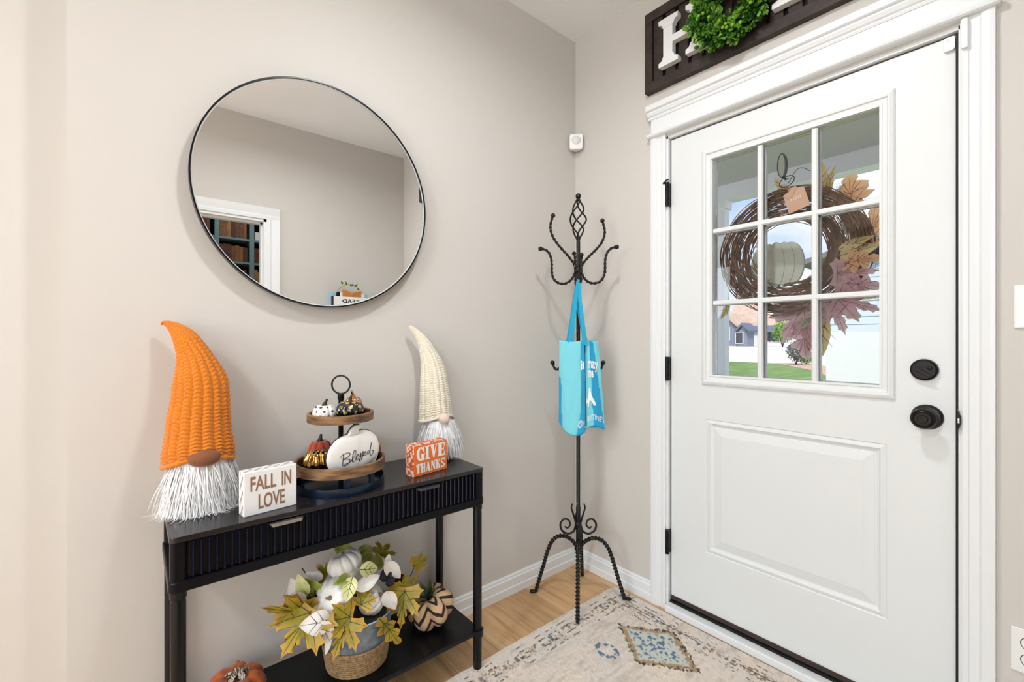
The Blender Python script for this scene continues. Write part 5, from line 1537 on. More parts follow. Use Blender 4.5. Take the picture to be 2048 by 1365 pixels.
bleaf(720, 1140, 758, 1138, -0.075, -0.08, OVAL, M_LEAF_PALE, 1.3, 0.1, 0.3, 20, M_VEIN, name='pale_leaf')
# white leaves and petals
WH = M_LEAF_WH
bleaf(712, 1180, 762, 1150, -0.10, -0.09, OVAL, WH, 0.85, 0.1, 0.35, 21, name='white_leaf')
bleaf(772, 1125, 802, 1160, -0.05, -0.06, OVAL, WH, 0.95, 0.1, 0.3, 22, name='white_leaf')
bleaf(775, 1135, 778, 1108, -0.04, -0.03, OVAL, WH, 1.1, 0.1, 0.3, 23, name='white_leaf')
bleaf(660, 1242, 600, 1254, -0.125, -0.135, OVAL, WH, 1.3, 0.08, 0.2, 24, M_VEIN, name='white_leaf')
bleaf(636, 1245, 662, 1288, -0.125, -0.135, OVAL, WH, 1.3, 0.08, 0.2, 25, M_VEIN, name='white_leaf')
bleaf(770, 1185, 792, 1222, -0.09, -0.10, OVAL, WH, 1.1, 0.08, 0.2, 26, name='white_leaf')
bleaf(612, 1200, 558, 1208, -0.04, -0.04, OVAL, WH, 1.1, 0.1, 0.2, 27, name='white_leaf')
bleaf(600, 1198, 580, 1160, -0.02, -0.02, OVAL, WH, 1.1, 0.1, 0.2, 28, name='white_leaf')
bleaf(645, 1158, 612, 1148, -0.01, -0.01, OVAL, WH, 0.9, 0.1, 0.2, 29, name='white_leaf')
bleaf(690, 1160, 722, 1135, -0.06, -0.05, OVAL, WH, 0.8, 0.1, 0.3, 30, name='white_leaf')
bleaf(660, 1275, 650, 1312, -0.10, -0.11, OVAL, WH, 0.7, 0.08, 0.2, 31, name='white_leaf')
bleaf(738, 1108, 748, 1082, 0.05, 0.06, OVAL, WH, 0.7, 0.08, 0.2, 32, name='white_leaf')
# sprig stalk and short twigs
for pts in ([(806, 1160, -0.03), (822, 1150, -0.03), (829, 1130, -0.02)], [(625, 1160, 0.0), (612, 1148, 0.0), (604, 1137, 0.0)]):
    MB().tube(catmull([bpt(u, v, dy) for u, v, dy in pts], 14), 0.0016, 6).build('stalk', M_VEIN, bk)

# ================================================================== FABRIC PUMPKINS ON THE LOWER SHELF
def fabric_pumpkin(name, label, c, R, Hh, ax, mat, attrf=None, lobes=6, d=0.22, dim=0.55, rot=0.0):
    ax = np.asarray(ax, float); ax /= np.linalg.norm(ax)
    q = Vector((0, 0, 1)).rotation_difference(Vector(ax)).to_matrix()
    S = pumpkin_fn(c, R, Hh, lobes, d, dim=dim, tilt=q, rot=rot)
    nth, nph = 240, 90
    th = np.linspace(0, 2 * math.pi, nth, endpoint=False); ph = np.linspace(0.001, math.pi - 0.001, nph)
    TH, PH = th[None, :].repeat(nph, 0), ph[:, None].repeat(nth, 1)
    P = S(TH, PH)
    t = thing(name, label, 'pumpkin', (c[0], c[1], SHZ), 'fabric pumpkins on the lower shelf')
    at = None
    if attrf is not None:
        at = ('print', attrf(TH, PH).reshape(-1, 4))
    MB().grid(P, cv=True).build('fabric_body', mat, t, smooth=True, attr=at)
    return t, S, ax, P
c = np.array([-0.962, -0.168, SHZ + 0.060])
burl = np.array(srgb(206, 172, 134)); ink = np.array(srgb(42, 32, 26))
def chev(TH, PH):
    z = np.abs(((TH / (2 * math.pi) * 6) % 1.0) - 0.5) * 2
    s_ = (PH / math.pi * 4.4 + z * 0.9)
    m = ((s_ % 1.0) < 0.34).astype(float)[..., None]
    out = burl * (1 - m) + ink * m
    out[..., 3] = 1
    return out
M_CHEV = pbr('chevron_burlap', srgb(206, 172, 134), 0.9, attr='print', bump=(420, 0.6))
cp, S, ax, Pc = fabric_pumpkin('fabric_pumpkin', 'tan burlap pumpkin with black chevrons at the right end of the shelf', c, 0.084, 0.064, (-0.34, 0.05, 0.93), M_CHEV, chev)
low = Pc[..., 2].min()
for ch in cp.children:
    ch.location.z += SHZ + 0.001 - low
dzc = SHZ + 0.001 - low
M_SUCC = leaf_mat('dark_green_leaf', srgb(34, 70, 26), srgb(60, 100, 38), srgb(84, 120, 60), 0.45)
topc = S(np.array([0.0]), np.array([0.02]))[0] + UP * dzc
for k in range(9):
    a_ = k * 0.9
    dv = np.array([math.cos(a_), math.sin(a_), 0.75 + 0.3 * (k % 3)]); dv /= np.linalg.norm(dv)
    leaf_obj('leaf', topc, topc + dv * (0.044 + 0.012 * (k % 3)), UP + 0.01, LANCE, M_SUCC, cp, 1.0, 0.15, 0.3, 0.02, k)
stem_mesh(topc, (-0.1, 0, 1), 0.040, 0.0035, 0.002, (0.012, 0, 0)).build('stem', M_STEMDK, cp, smooth=True)

c = np.array([-1.560, -0.110, SHZ + 0.045])
M_ORFAB = pbr('burnt_orange_fabric', srgb(190, 92, 22), 0.85, bump=(380, 0.5), sheen=0.3, noise=(40, 0.4, 0.7), col2=srgb(160, 70, 14))
op, S, ax, Po = fabric_pumpkin('fabric_pumpkin', 'burnt orange fabric pumpkin with striped ribbon at the left of the shelf', c, 0.078, 0.044, (0.05, -0.05, 1), M_ORFAB, None, lobes=7, d=0.2)
dzo = SHZ + 0.001 - Po[..., 2].min()
for ch in op.children:
    ch.location.z += dzo
topo = S(np.array([0.0]), np.array([0.02]))[0] + UP * dzo
M_RIBST = pbr('striped_ribbon', srgb(232, 222, 206), 0.7, noise=(3, 0.49, 0.51), col2=srgb(70, 56, 44), stretch=(150, 20, 20))
for k in range(5):
    a_ = k * 1.3 - 1.2
    dv = np.array([math.cos(a_), math.sin(a_) , 0.0]); sd_ = np.array([-dv[1], dv[0], 0])
    P = np.zeros((18, 2, 3))
    for i, t_ in enumerate(np.linspace(0, 2 * math.pi, 18)):
        q = topo + dv * 0.017 * (1 - math.cos(t_)) + UP * (0.006 + 0.010 * abs(math.sin(t_)) * (1 if t_ < math.pi else 0.25) + 0.004)
        P[i, 0] = q - sd_ * 0.007; P[i, 1] = q + sd_ * 0.007
    MB().grid(P).build('ribbon_loop', M_RIBST, op, smooth=True)
wire = catmull([topo + np.array(p) for p in ((0, 0, .005), (-.012, 0, .028), (-.004, 0, .050), (.006, 0, .046), (.002, 0, .026), (.010, 0, .024), (.012, 0, .042))], 40)
MB().tube(wire, 0.0011, 6).build('wire_curl', pbr('gold_wire', srgb(170, 130, 80), 0.4, metal=0.8), op, smooth=True)

# ================================================================== SEEN IN THE MIRROR: STUDY SHELVES
M_SHELFP = pbr('blue_grey_shelf_paint', srgb(120, 148, 152), 0.5)
bs = thing('bookcase', 'blue-grey bookcase in the study seen in the mirror', 'bookcase', (-1.07, -3.45, 0))
BY0, BY1 = -3.58, -3.32
posts_x = [-1.77, -1.49, -1.21, -0.93, -0.65]
for x in posts_x:
    MB().box(x - 0.018, x + 0.018, BY0, BY1, 0.0, 2.36).build('upright', M_SHELFP, bs)
shelf_z = [0.10, 0.50, 0.90, 1.16, 1.42, 1.66, 1.90, 2.12]
for z in shelf_z:
    MB().box(posts_x[0], posts_x[-1], BY0, BY1 - 0.004, z - 0.018, z).build('shelf', M_SHELFP, bs)
MB().box(posts_x[0], posts_x[-1], BY0, BY1, 2.31, 2.36).build('top_rail', M_SHELFP, bs)
MB().box(posts_x[0], posts_x[-1], BY0 - 0.012, BY0, 0.0, 2.36).build('back_panel', M_RUBBER, bs)
bcols = [srgb(120, 78, 44), srgb(146, 98, 56), srgb(92, 54, 32), srgb(170, 126, 78), srgb(104, 60, 40), srgb(132, 84, 60)]
M_BOOKS = [pbr('leather_book_%d' % i, c_, 0.6, noise=(30, 0.4, 0.7), col2=(c_[0] * .6, c_[1] * .6, c_[2] * .6, 1)) for i, c_ in enumerate(bcols)]
M_PAGES = pbr('book_pages', srgb(226, 216, 196), 0.8)
words = {0: 'tan', 1: 'brown'}
r_ = np.random.default_rng(31)
rows = {2.12: 0.155, 1.90: 0.15, 1.66: 0.17}
rown = {2.12: 'top', 1.90: 'second', 1.66: 'third'}
for z, hh in rows.items():
    for bay in (1, 2, 3):
        if bay == 3 and z == 2.12:
            continue
        x = posts_x[bay] + 0.022
        while x < posts_x[bay + 1] - 0.052:
            w_ = r_.uniform(0.024, 0.036); h_ = hh * r_.uniform(0.88, 1.06)
            bcl = {1: 'left', 2: 'middle', 3: 'right'}[bay]
            b_ = thing('book', 'old leather-bound book in the %s bay of the study\'s %s shelf' % ({1: 'right-hand', 2: 'middle', 3: 'left-hand'}[bay], rown[z]), 'book', (x + w_ / 2, BY1 - 0.1, z), 'old books on the study shelves, %s row, bay %d' % (rown[z], bay))
            m_ = M_BOOKS[r_.integers(0, 6)]
            cv = MB()
            cv.box(x, x + 0.003, BY1 - 0.17, BY1 - 0.02, z, z + h_).box(x + w_ - 0.004, x + w_ - 0.001, BY1 - 0.17, BY1 - 0.02, z, z + h_).box(x, x + w_ - 0.001, BY1 - 0.02, BY1 - 0.015, z, z + h_)
            cv.build('cover', m_, b_)
            MB().box(x + 0.003, x + w_ - 0.004, BY1 - 0.165, BY1 - 0.02, z + 0.003, z + h_ - 0.004).build('pages', M_PAGES, b_)
            x += w_
wb = thing('storage_box', 'small white box with a dark round hole on the study\'s top shelf', 'box', (-0.80, BY1 - 0.09, 2.12))
MB().box(-0.900, -0.70, BY1 - 0.16, BY1 - 0.02, 2.1205, 2.20).build('box_body', M_PLASTIC, wb, bevel=0.003)
MB().lathe([(0.0, 0.001), (0.016, 0.001)], (-0.845, BY1 - 0.02, 2.160), 18, 'y').build('hole', M_RUBBER, wb)

# shelf with sign, books and a bow opposite the mirror
WY = FRONT_Y
ws = thing('wall_shelf', 'small white wall shelf opposite the mirror', 'shelf', (-0.5, WY + 0.07, 1.37))
MB().box(-0.72, -0.26, WY, WY + 0.15, 1.366, 1.390).build('board', M_TRIM, ws, bevel=0.002)
for x in (-0.66, -0.32):
    MB().prism([(WY, 1.366), (WY + 0.10, 1.366), (WY + 0.02, 1.29), (WY, 1.28)], lambda p, q, d: (x + d, p, q), -0.009, 0.009).build('shelf_bracket', M_TRIM, ws)
ps = thing('block_sign', 'white block sign reading READ on the shelf opposite the mirror', 'sign', (-0.5, WY + 0.125, 1.39), 'wooden block signs')
MB().box(-0.645, -0.385, WY + 0.105, WY + 0.140, 1.3905, 1.500).build('block', M_WHITEB, ps, bevel=0.002)
MB().box(-0.6465, -0.640, WY + 0.104, WY + 0.141, 1.3905, 1.5005).build('dark_edge', M_BLACK, ps)
fnr = lambda a, b, d: np.array([-0.395 - a, WY + 0.1402 + d, 1.392 + b])
lettering([('READ', 0.05, 0.060, 0.13, 0.030, 0.02)], fnr, M_BLACK, ps)
M_BLUEBK = pbr('pale_blue_book', srgb(150, 186, 200), 0.6); M_WHBK = pbr('white_book', (0.8, 0.8, 0.78, 1), 0.6)
for k, (x, m_, h_, nm) in enumerate(((-0.620, M_BLUEBK, 0.145, 'pale blue book at the left of the sign shelf'), (-0.585, M_BLACK, 0.150, 'black book between two pale ones behind the sign'), (-0.562, M_WHBK, 0.145, 'white book beside the orange bow'), (-0.40, M_WHBK, 0.145, 'white book at the right of the orange bow'), (-0.372, M_BLUEBK, 0.138, 'pale blue book at the right end of the sign shelf'))):
    b_ = thing('book', nm, 'book', (x, WY + 0.05, 1.39), 'books behind the READ sign')
    w_ = 0.030 if m_ is not M_BLACK else 0.016
    MB().box(x - w_ / 2, x + w_ / 2, WY + 0.012, WY + 0.095, 1.3905, 1.39 + h_).build('cover', m_, b_, bevel=0.001)
    MB().box(x - w_ / 2 + 0.003, x + w_ / 2 - 0.003, WY + 0.010, WY + 0.0122, 1.394, 1.387 + h_).build('pages', M_PAGES, b_)
M_BOW = pbr('amber_ribbon', srgb(188, 122, 48), 0.5, bump=(200, 0.2))
hoop = thing('hoop_wreath', 'wire hoop with sparse greenery and an amber bow behind the sign', 'wreath', (-0.49, WY + 0.05, 1.39))
a_ = np.linspace(0, 2 * math.pi, 60, endpoint=False)
hc = np.array([-0.487, WY + 0.055, 1.500])
MB().tube([hc + np.array([0.105 * math.cos(t), 0, 0.105 * math.sin(t)]) for t in a_], 0.0016, 6, closed=True).build('hoop', pbr('gold_wire', srgb(170, 130, 80), 0.4, metal=0.8), hoop)
for s in (-1, 1):
    bw = [(0, .012), (.04 * s, .030), (.075 * s, .034), (.072 * s, 0), (.075 * s, -.034), (.04 * s, -.028), (0, -.012)]
    MB().prism([(hc[0] + p, 1.520 + q) for p, q in bw], lambda p, q, d: (p, WY + d, q), 0.098, 0.104).build('bow_loop', M_BOW, hoop, bevel=0.002)
MB().ball((hc[0], WY + 0.101, 1.520), 0.014, 12, 8).build('bow_knot', M_BOW, hoop, smooth=True)
for k in range(14):
    t = 1.0 + k * 0.11
    p = hc + np.array([-0.10 * math.cos(t) , 0, 0.10 * math.sin(t)])
    q = p + np.array([r_.normal(0, .5), 0.1, r_.normal(0, .5)]) * 0.045
    leaf_obj('leaf', p, q, (0, 1, 0), LANCE, M_SUCC if k % 2 else M_LEAF_PALE, hoop, 1.3, 0.1, 0.2, 0.02, k)

# ================================================================== OUTSIDE THE DOOR
GZ_ = -0.20
M_PORCHC = pbr('porch_ceiling_paint', srgb(196, 192, 184), 0.7, bump=(60, 0.4, (1, 30, 1)))
M_PORCHW = pbr('porch_white_paint', (0.88, 0.88, 0.87, 1), 0.5)
PXB = 1.90
struct('porch_ceiling', MB().box(0.14, PXB + 0.1, -2.7, 1.3, 2.432, 2.46), M_PORCHC, 'grey-beige porch ceiling outside the door window', 'ceiling')
struct('porch_beam', MB().box(PXB, PXB + 0.14, -2.7, 1.3, 2.312, 2.432), M_PORCHW, 'white porch beam above the wreath', 'beam')
pl = onX(1424, 500, PXB); pr_ = onX(1447, 500, PXB)
pp = struct('porch_post', None, None, 'white square porch post left of the wreath', 'post')
MB().box(PXB + 0.01, PXB + 0.01 + (pl[1] - pr_[1]), pr_[1], pl[1], -0.1, 2.312).build('post_shaft', M_PORCHW, pp, bevel=0.006)
MB().box(PXB - 0.004, PXB + 0.025 + (pl[1] - pr_[1]), pr_[1] - 0.014, pl[1] + 0.014, 2.25, 2.312).build('post_cap', M_PORCHW, pp)
struct('porch_slab', MB().box(0.14, 2.2, -2.7, 1.3, -0.20, -0.06), pbr('concrete', srgb(196, 190, 182), 0.9, noise=(6, 0.4, 0.7), col2=srgb(180, 174, 166)), 'pale concrete porch slab outside', 'porch')
M_GRASS = pbr('mown_grass', srgb(98, 128, 58), 0.9, noise=(1.6, 0.35, 0.7), col2=srgb(128, 154, 80), stretch=(0.25, 2.0, 1), bump=(30, 0.6))
M_CONC = pbr('sunlit_concrete', srgb(214, 208, 202), 0.9, noise=(0.6, 0.35, 0.7), col2=srgb(226, 222, 218))
M_PAVER = pbr('tan_paver', srgb(206, 172, 146), 0.9, noise=(5, 0.4, 0.6), col2=srgb(190, 152, 124))
struct('street', MB().box(2.2, 240, -120, 160, GZ_ - 0.3, GZ_ - 0.02), M_CONC, 'pale sunlit concrete street beyond the lawn', 'street')
lawn_pts = [(2.2, -6), (2.2, 12), (12, 26), (22, 27), (25.2, 17.5), (25.4, 13.5), (25.6, 10.8), (25.6, 8.2), (20, 4.6), (16, 3.0), (12, 1.6), (9, 0.6), (6, -2)]
struct('lawn', MB().prism(lawn_pts, flat, GZ_ - 0.02, GZ_ + 0.01), M_GRASS, 'green mown lawn seen through the lower panes', 'lawn')
pav = [(2.2, -3), (6, -2), (9, 0.6), (12, 1.6), (16, 3.0), (20, 4.6), (25.6, 8.2), (27, 7.4), (22, 3.6), (17, 1.4), (12, -0.6), (8, -3)]
struct('garden_path', MB().prism(pav, flat, GZ_ - 0.02, GZ_ + 0.025), M_PAVER, 'curved tan paver path right of the lawn', 'path')

# garage wing with white base and pale lap siding
wx = 7.0
wyc = onX(1652, 700, wx)[1]
gw = thing('garage_wing', 'white garage wing with pale lap siding right of the path', 'building', (wx + 3, wyc - 3, GZ_))
zb_ = onX(1700, 664, wx)[2]
MB().box(wx, wx + 6, wyc - 6, wyc, GZ_ - 0.1, zb_).build('wall_base', pbr('white_stucco', (0.80, 0.79, 0.80, 1), 0.9), gw)
M_SIDING = pbr('pale_blue_siding', srgb(206, 216, 226), 0.7)
z = zb_
k = 0
while z < 2.30:
    h_ = 0.13
    MB().prism([(wx + 0.028, z), (wx, z), (wx + 0.012, z + h_), (wx + 0.028, z + h_)], lambda p, q, d: (p, d, q), wyc - 6, wyc).build('siding_board', M_SIDING, gw)
    z += h_ - 0.008
MB().box(wx + 0.028, wx + 6, wyc - 6, wyc - 0.002, zb_, z).build('wall_core', M_SIDING, gw)
MB().prism([(wyc + 0.3, z), (wyc - 3, z + 0.9), (wyc - 6.3, z), (wyc - 6.3, z + 0.08), (wyc - 3, z + 1.0), (wyc + 0.3, z + 0.08)], lambda p, q, d: (d, p, q), wx - 0.3, wx + 6.3).build('roof', pbr('grey_shingle', srgb(120, 118, 118), 0.9), gw)

# houses across the street
M_HGREY = pbr('grey_siding', srgb(128, 134, 148), 0.8); M_HTAN = pbr('tan_roof', srgb(206, 178, 158), 0.9, noise=(1.2, 0.4, 0.6), col2=srgb(190, 160, 142))
M_HWHITE = pbr('white_house_paint', (0.78, 0.78, 0.78, 1), 0.7); M_HSLATE = pbr('slate_roof', srgb(98, 108, 124), 0.9)
M_WIN = pbr('dark_window', (0.03, 0.04, 0.05, 1), 0.1, spec=0.8)
def hp(u, v, x):
    return onX(u, v, x)
hx = 88.0
def house(label, u0, u1, vbase, veave, vridge, x, dep, wallm, roofm, gable=True, hip_to=None):
    a = hp(u0, vbase, x); b = hp(u1, vbase, x)
    ze = hp((u0 + u1) / 2, veave, x)[2]; zr = hp((u0 + u1) / 2, vridge, x)[2]
    y1, y0 = a[1], b[1]
    t = thing('house', label, 'house', (x + dep / 2, (y0 + y1) / 2, GZ_))
    if gable:          # gable end faces the viewer
        MB().prism([(y0, GZ_), (y1, GZ_), (y1, ze), ((y0 + y1) / 2, zr), (y0, ze)], lambda p, q, d: (d, p, q), x, x + dep).build('wall', wallm, t)
        ov = 0.5
        m_ = (y0 + y1) / 2
        MB().prism([(y1 + ov, ze - 0.1), (m_, zr + 0.1), (y0 - ov, ze - 0.1), (y0 - ov, ze + 0.3), (m_, zr + 0.55), (y1 + ov, ze + 0.3)], lambda p, q, d: (d, p, q), x - ov, x + dep + ov).build('roof', roofm, t)
    else:              # ridge runs across, the roof slope faces the viewer
        MB().box(x, x + dep, y0, y1, GZ_, ze).build('wall', wallm, t)
        MB().prism([(x - 0.5, ze), (x + dep / 2, zr), (x + dep + 0.5, ze)], lambda p, q, d: (p, d, q), y0 - 0.5, y1 + 0.5).build('roof', roofm, t)
    return t
def hwin(t, u, v, w_, h_, x, m=None, frame=True):
    c = hp(u, v, x)
    o = MB().box(x - 0.12, x, c[1] - w_ / 2, c[1] + w_ / 2, c[2] - h_ / 2, c[2] + h_ / 2).build('window', M_HWHITE, t)
    MB().box(x - 0.16, x - 0.10, c[1] - w_ / 2 + 0.12, c[1] + w_ / 2 - 0.12, c[2] - h_ / 2 + 0.12, c[2] + h_ / 2 - 0.12).build('pane', M_WIN, o)
h1_ = house('grey house gable end at the left of the street view', 1430, 1472, 683, 655, 632, hx, 8, M_HGREY, M_HTAN)
hwin(h1_, 1455, 668, 1.0, 2.6, hx)
h2_ = house('long house with tan roof behind the grey gable', 1455, 1560, 683, 654, 585, hx + 14, 14, M_HGREY, M_HTAN, gable=False)
h3_ = house('low grey garage with white door in the street view', 1477, 1494, 683, 664, 652, hx - 4, 3, M_HGREY, M_HSLATE)
hwin(h3_, 1479, 676, 1.4, 2.2, hx - 4)
h4_ = house('white house with slate roof and porch in the middle of the street view', 1497, 1562, 683, 665, 650, hx + 2, 9, M_HWHITE, M_HSLATE, gable=False)
for u in (1503, 1526, 1535, 1544, 1553):
    hwin(h4_, u, 674, 1.1, 1.9, hx + 2)

# tree and shrubs
def shrub(name, label, base, H_, R_, mats, n, seed, trunk=True, cat='shrub', leafL=0.12, group=None):
    base = np.asarray(base, float); r2_ = np.random.default_rng(seed)
    t = thing(name, label, cat, tuple(base), group)
    tk = MB()
    for k in range(5):
        a_ = k * 1.26
        tk.tube([base, base + np.array([math.cos(a_) * R_ * .3, math.sin(a_) * R_ * .3, H_ * .4]), base + np.array([math.cos(a_) * R_ * .6, math.sin(a_) * R_ * .6, H_ * .75])], [R_ * .05, R_ * .03, R_ * .012], 6)
    o = tk.build('branches', M_STEMDK, t); o['kind'] = 'stuff'
    V, F = [], []
    for i in range(n):
        d_ = r2_.normal(0, 1, 3); d_ /= np.linalg.norm(d_)
        p = base + np.array([0, 0, H_ * 0.55]) + d_ * np.array([R_, R_, H_ * 0.45]) * r2_.uniform(0.45, 1.0)
        dv = r2_.normal(0, 1, 3); dv /= np.linalg.norm(dv); sd = np.cross(dv, d_); sd /= np.linalg.norm(sd) + 1e-9
        L = leafL * r2_.uniform(0.6, 1.3); b0 = len(V)
        V += [p - dv * L / 2, p + sd * L * .25, p + dv * L / 2, p - sd * L * .25]; F.append((b0, b0 + 1, b0 + 2, b0 + 3))
    o = MB().add(V, F).build('foliage', mats, t); o['kind'] = 'stuff'
    return t
M_SHRUBD = pbr('grey_green_leaves', srgb(84, 88, 80), 0.7, noise=(4, 0.4, 0.6), col2=srgb(120, 118, 108))
M_SHRUBG = pbr('bright_green_leaves', srgb(96, 146, 44), 0.7, noise=(4, 0.4, 0.6), col2=srgb(130, 170, 70))
sb_ = onZ(1592, 731, GZ_); shrub('shrub', 'dark grey-green shrub at the edge of the lawn', sb_, 1.30, 0.48, M_SHRUBD, 900, 1)
sb_ = onZ(1612, 730, GZ_); shrub('shrub', 'small bright green shrub beside the dark one', sb_, 0.62, 0.42, M_SHRUBG, 500, 2)
sb_ = onX(1565, 683, hx - 6); shrub('tree', 'pale green tree right of the houses', (sb_[0], sb_[1], GZ_), 4.6, 1.7, M_SHRUBG, 1500, 3, cat='tree', leafL=0.35)

# ================================================================== GRAPEVINE WREATH ON THE OUTSIDE OF THE DOOR
wxx = 0.155
wc2 = onX(1577, 505, wxx)
gv = thing('grapevine_wreath', 'brown grapevine wreath with pumpkin and autumn leaves outside the door window', 'wreath', (wxx, wc2[1], wc2[2] - 0.26))
r_ = np.random.default_rng(8)
def vines(n, seed, sparse, rad, name):
    r_ = np.random.default_rng(seed)
    mb = MB()
    for i in range(n):
        a0 = r_.uniform(0, 2 * math.pi); span = r_.uniform(1.2, 4.6)
        m_ = int(14 + span * 9)
        a = a0 + np.linspace(0, span, m_)
        phi = r_.uniform(0, 2 * math.pi) + np.linspace(0, r_.normal(0, 1.6), m_)
        rho = 0.068 * math.sqrt(r_.uniform(0.15, 1.0)) * (1 + 0.08 * np.sin(a * 3 + r_.uniform(0, 6)))
        MRw = 0.190 + 0.006 * np.sin(2 * a + 1)
        rr = MRw + rho * np.cos(phi)
        x = wxx + 0.62 * rho * np.sin(phi)
        P = np.stack([x, wc2[1] + rr * np.cos(a), wc2[2] + rr * np.sin(a)], 1)
        mb.tube(P, rad * r_.uniform(0.7, 1.3), 5)
    o = mb.build(name, M_VINE, gv)
    o['kind'] = 'stuff'
M_VINE = pbr('grapevine_bark', srgb(122, 86, 58), 0.8, noise=(30, 0.35, 0.65), col2=srgb(84, 56, 38))
vines(150, 5, 0, 0.0019, 'vine_bundle')
vines(80, 6, 0, 0.0013, 'fine_twigs')
# flat hanging pumpkin
M_SAGE = pbr('sage_wood', srgb(176, 178, 164), 0.7)
pc0 = onX(1553, 530, wxx + 0.01)
PW, PH_ = 0.20, 0.178
fpk = lambda p, q, d: (wxx + 0.012 + d, pc0[1] + p, pc0[2] + q)
lob = []
for cxp, w_, th_ in ((0.055, 0.075, 0.004), (-0.055, 0.075, 0.004), (0.03, 0.062, 0.008), (-0.03, 0.062, 0.008), (0.0, 0.05, 0.012)):
    out = [(cxp * 0.9 + w_ * 0.62 * math.cos(t), 0.5 * PH_ * math.sin(t) * (1 - 0.06 * abs(cxp) / 0.055)) for t in np.linspace(0, 2 * math.pi, 32, endpoint=False)]
    MB().prism(out, fpk, -th_, 0.010 + th_ * 0.2).build('pumpkin_rib', M_SAGE, gv, bevel=0.002)
stp = catmull([(0.045, 0.075), (0.040, 0.105), (0.052, 0.135), (0.072, 0.135), (0.070, 0.105), (0.08, 0.08)], 20)
MB().prism([(p[0], p[1]) for p in stp], fpk, 0.0, 0.010).build('pumpkin_stem', M_SAGE, gv)
MB().tube([(wxx + 0.015, pc0[1] + 0.05, pc0[2] + 0.12), (wxx + 0.01, pc0[1] + 0.055, pc0[2] + 0.19)], 0.0012, 5).build('hanging_wire', M_IRON, gv)
# paper tag, slightly turned
tg = onX(1593, 398, wxx - 0.05)
ca, sa = math.cos(math.radians(16)), math.sin(math.radians(16))
ft = lambda p, q, d: (wxx - 0.058 + d, tg[1] - (p * ca - q * sa), tg[2] + (p * sa + q * ca))
tag_o = [(-.036, -.045), (.036, -.045), (.036, .030), (.016, .036), (.013, .046), (-.013, .046), (-.016, .036), (-.036, .030)]
tgp = MB().prism(tag_o, ft, 0.0, 0.0012).build('paper_tag', pbr('kraft_paper', srgb(206, 164, 138), 0.8), gv)
M_TAGINK = pbr('pale_ink', srgb(226, 196, 172), 0.8)
for k, (x0, w_) in enumerate(((-.018, .006), (-.009, .004), (-.002, .006), (.007, .004), (.014, .005))):
    MB().prism([(x0, -.004 + .002 * (k % 2)), (x0 + w_, -.004), (x0 + w_ * .9, .006), (x0, .007 - .002 * (k % 2))], ft, -0.0006, -0.0002).build('tag_print', M_TAGINK, tgp)
# oval door hook outside and its wire ring
hk = onX(1570, 335, XB + 0.012)
dh = thing('door_hook', 'dark oval hook on the window carrying the wreath', 'hook', (XB, hk[1], hk[2]))
P = [(hk[1] + 0.0165 * math.cos(t), hk[2] + 0.045 * math.sin(t)) for t in np.linspace(0, 2 * math.pi, 36, endpoint=False)]
MB().prism(P, lambda p, q, d: (d, p, q), X0 + 0.0225, X0 + 0.040).build('hook_plate', pbr('dark_green_plastic', (0.010, 0.022, 0.016, 1), 0.35), dh, bevel=0.003)
P = [(hk[1] + 0.0105 * math.cos(t), hk[2] - 0.002 + 0.041 * math.sin(t)) for t in np.linspace(0, 2 * math.pi, 36, endpoint=False)]
MB().prism(P, lambda p, q, d: (d, p, q), X0 + 0.0222, X0 + 0.024).build('adhesive_pad', pbr('grey_pad', srgb(120, 124, 112), 0.6), dh)
MB().tube([(X0 + 0.038, hk[1], hk[2] - 0.02), (X0 + 0.060, hk[1], hk[2] - 0.045), (X0 + 0.085, hk[1], hk[2] - 0.035)], 0.003, 8).build('hook_arm', M_BLACK, dh)
a_ = np.linspace(0, 2 * math.pi, 32, endpoint=False)
MB().tube([(X0 + 0.062 + 0.02 * math.sin(t), hk[1] - 0.004 + 0.024 * math.cos(t), hk[2] - 0.052 + 0.026 * math.sin(t)) for t in a_], 0.0016, 6, closed=True).build('wire_ring', M_BLACK, gv)
MB().tube(catmull([onX(1576, 368, wxx - 0.02), onX(1592, 341, wxx - 0.03), onX(1606, 336, wxx - 0.03), onX(1620, 342, wxx - 0.02)], 16), 0.0014, 6).build('tag_cord', M_VINE, gv)
# autumn leaves along the right side
M_LPINK = leaf_mat('dusty_pink_leaf', srgb(226, 186, 190), srgb(206, 158, 166), srgb(232, 204, 196), 0.6, 0.68)
M_LORG = leaf_mat('peach_leaf', srgb(240, 196, 150), srgb(228, 170, 120), srgb(240, 208, 168), 0.6, 0.68)
M_LYEL = leaf_mat('straw_leaf', srgb(224, 206, 154), srgb(210, 180, 112), srgb(230, 210, 164), 0.6, 0.62)
M_LSAGE = leaf_mat('sage_leaf', srgb(204, 204, 190), srgb(178, 180, 154), srgb(220, 214, 196), 0.6, 0.62)
M_VEINR = pbr('dark_red_vein', srgb(84, 40, 40), 0.6)
def wl(bu, bv, tu, tv, shape, mat, width=1.0, dx0=0.0, dx1=0.03, seed=0, vein=M_VEINR, name='autumn_leaf', droop=0.1, fold=0.15):
    leaf_obj(name, onX(bu, bv, wxx + dx0), onX(tu, tv, wxx + dx1), (-1, 0.1, 0.1), shape, mat, gv, width, droop, fold, 0.05, seed, vein)
wl(1705, 425, 1696, 345, OAK, M_LORG, 1.25, 0, 0.02, 1)
wl(1700, 440, 1728, 358, OAK, M_LORG, 0.8, 0.02, 0.04, 2)
wl(1738, 500, 1748, 408, OAK, M_LORG, 0.8, 0.0, 0.03, 3)
wl(1690, 470, 1715, 415, OVAL, M_LSAGE, 0.9, 0, 0.02, 4)
wl(1700, 470, 1740, 440, OVAL, M_LSAGE, 0.9, 0.02, 0.05, 5)
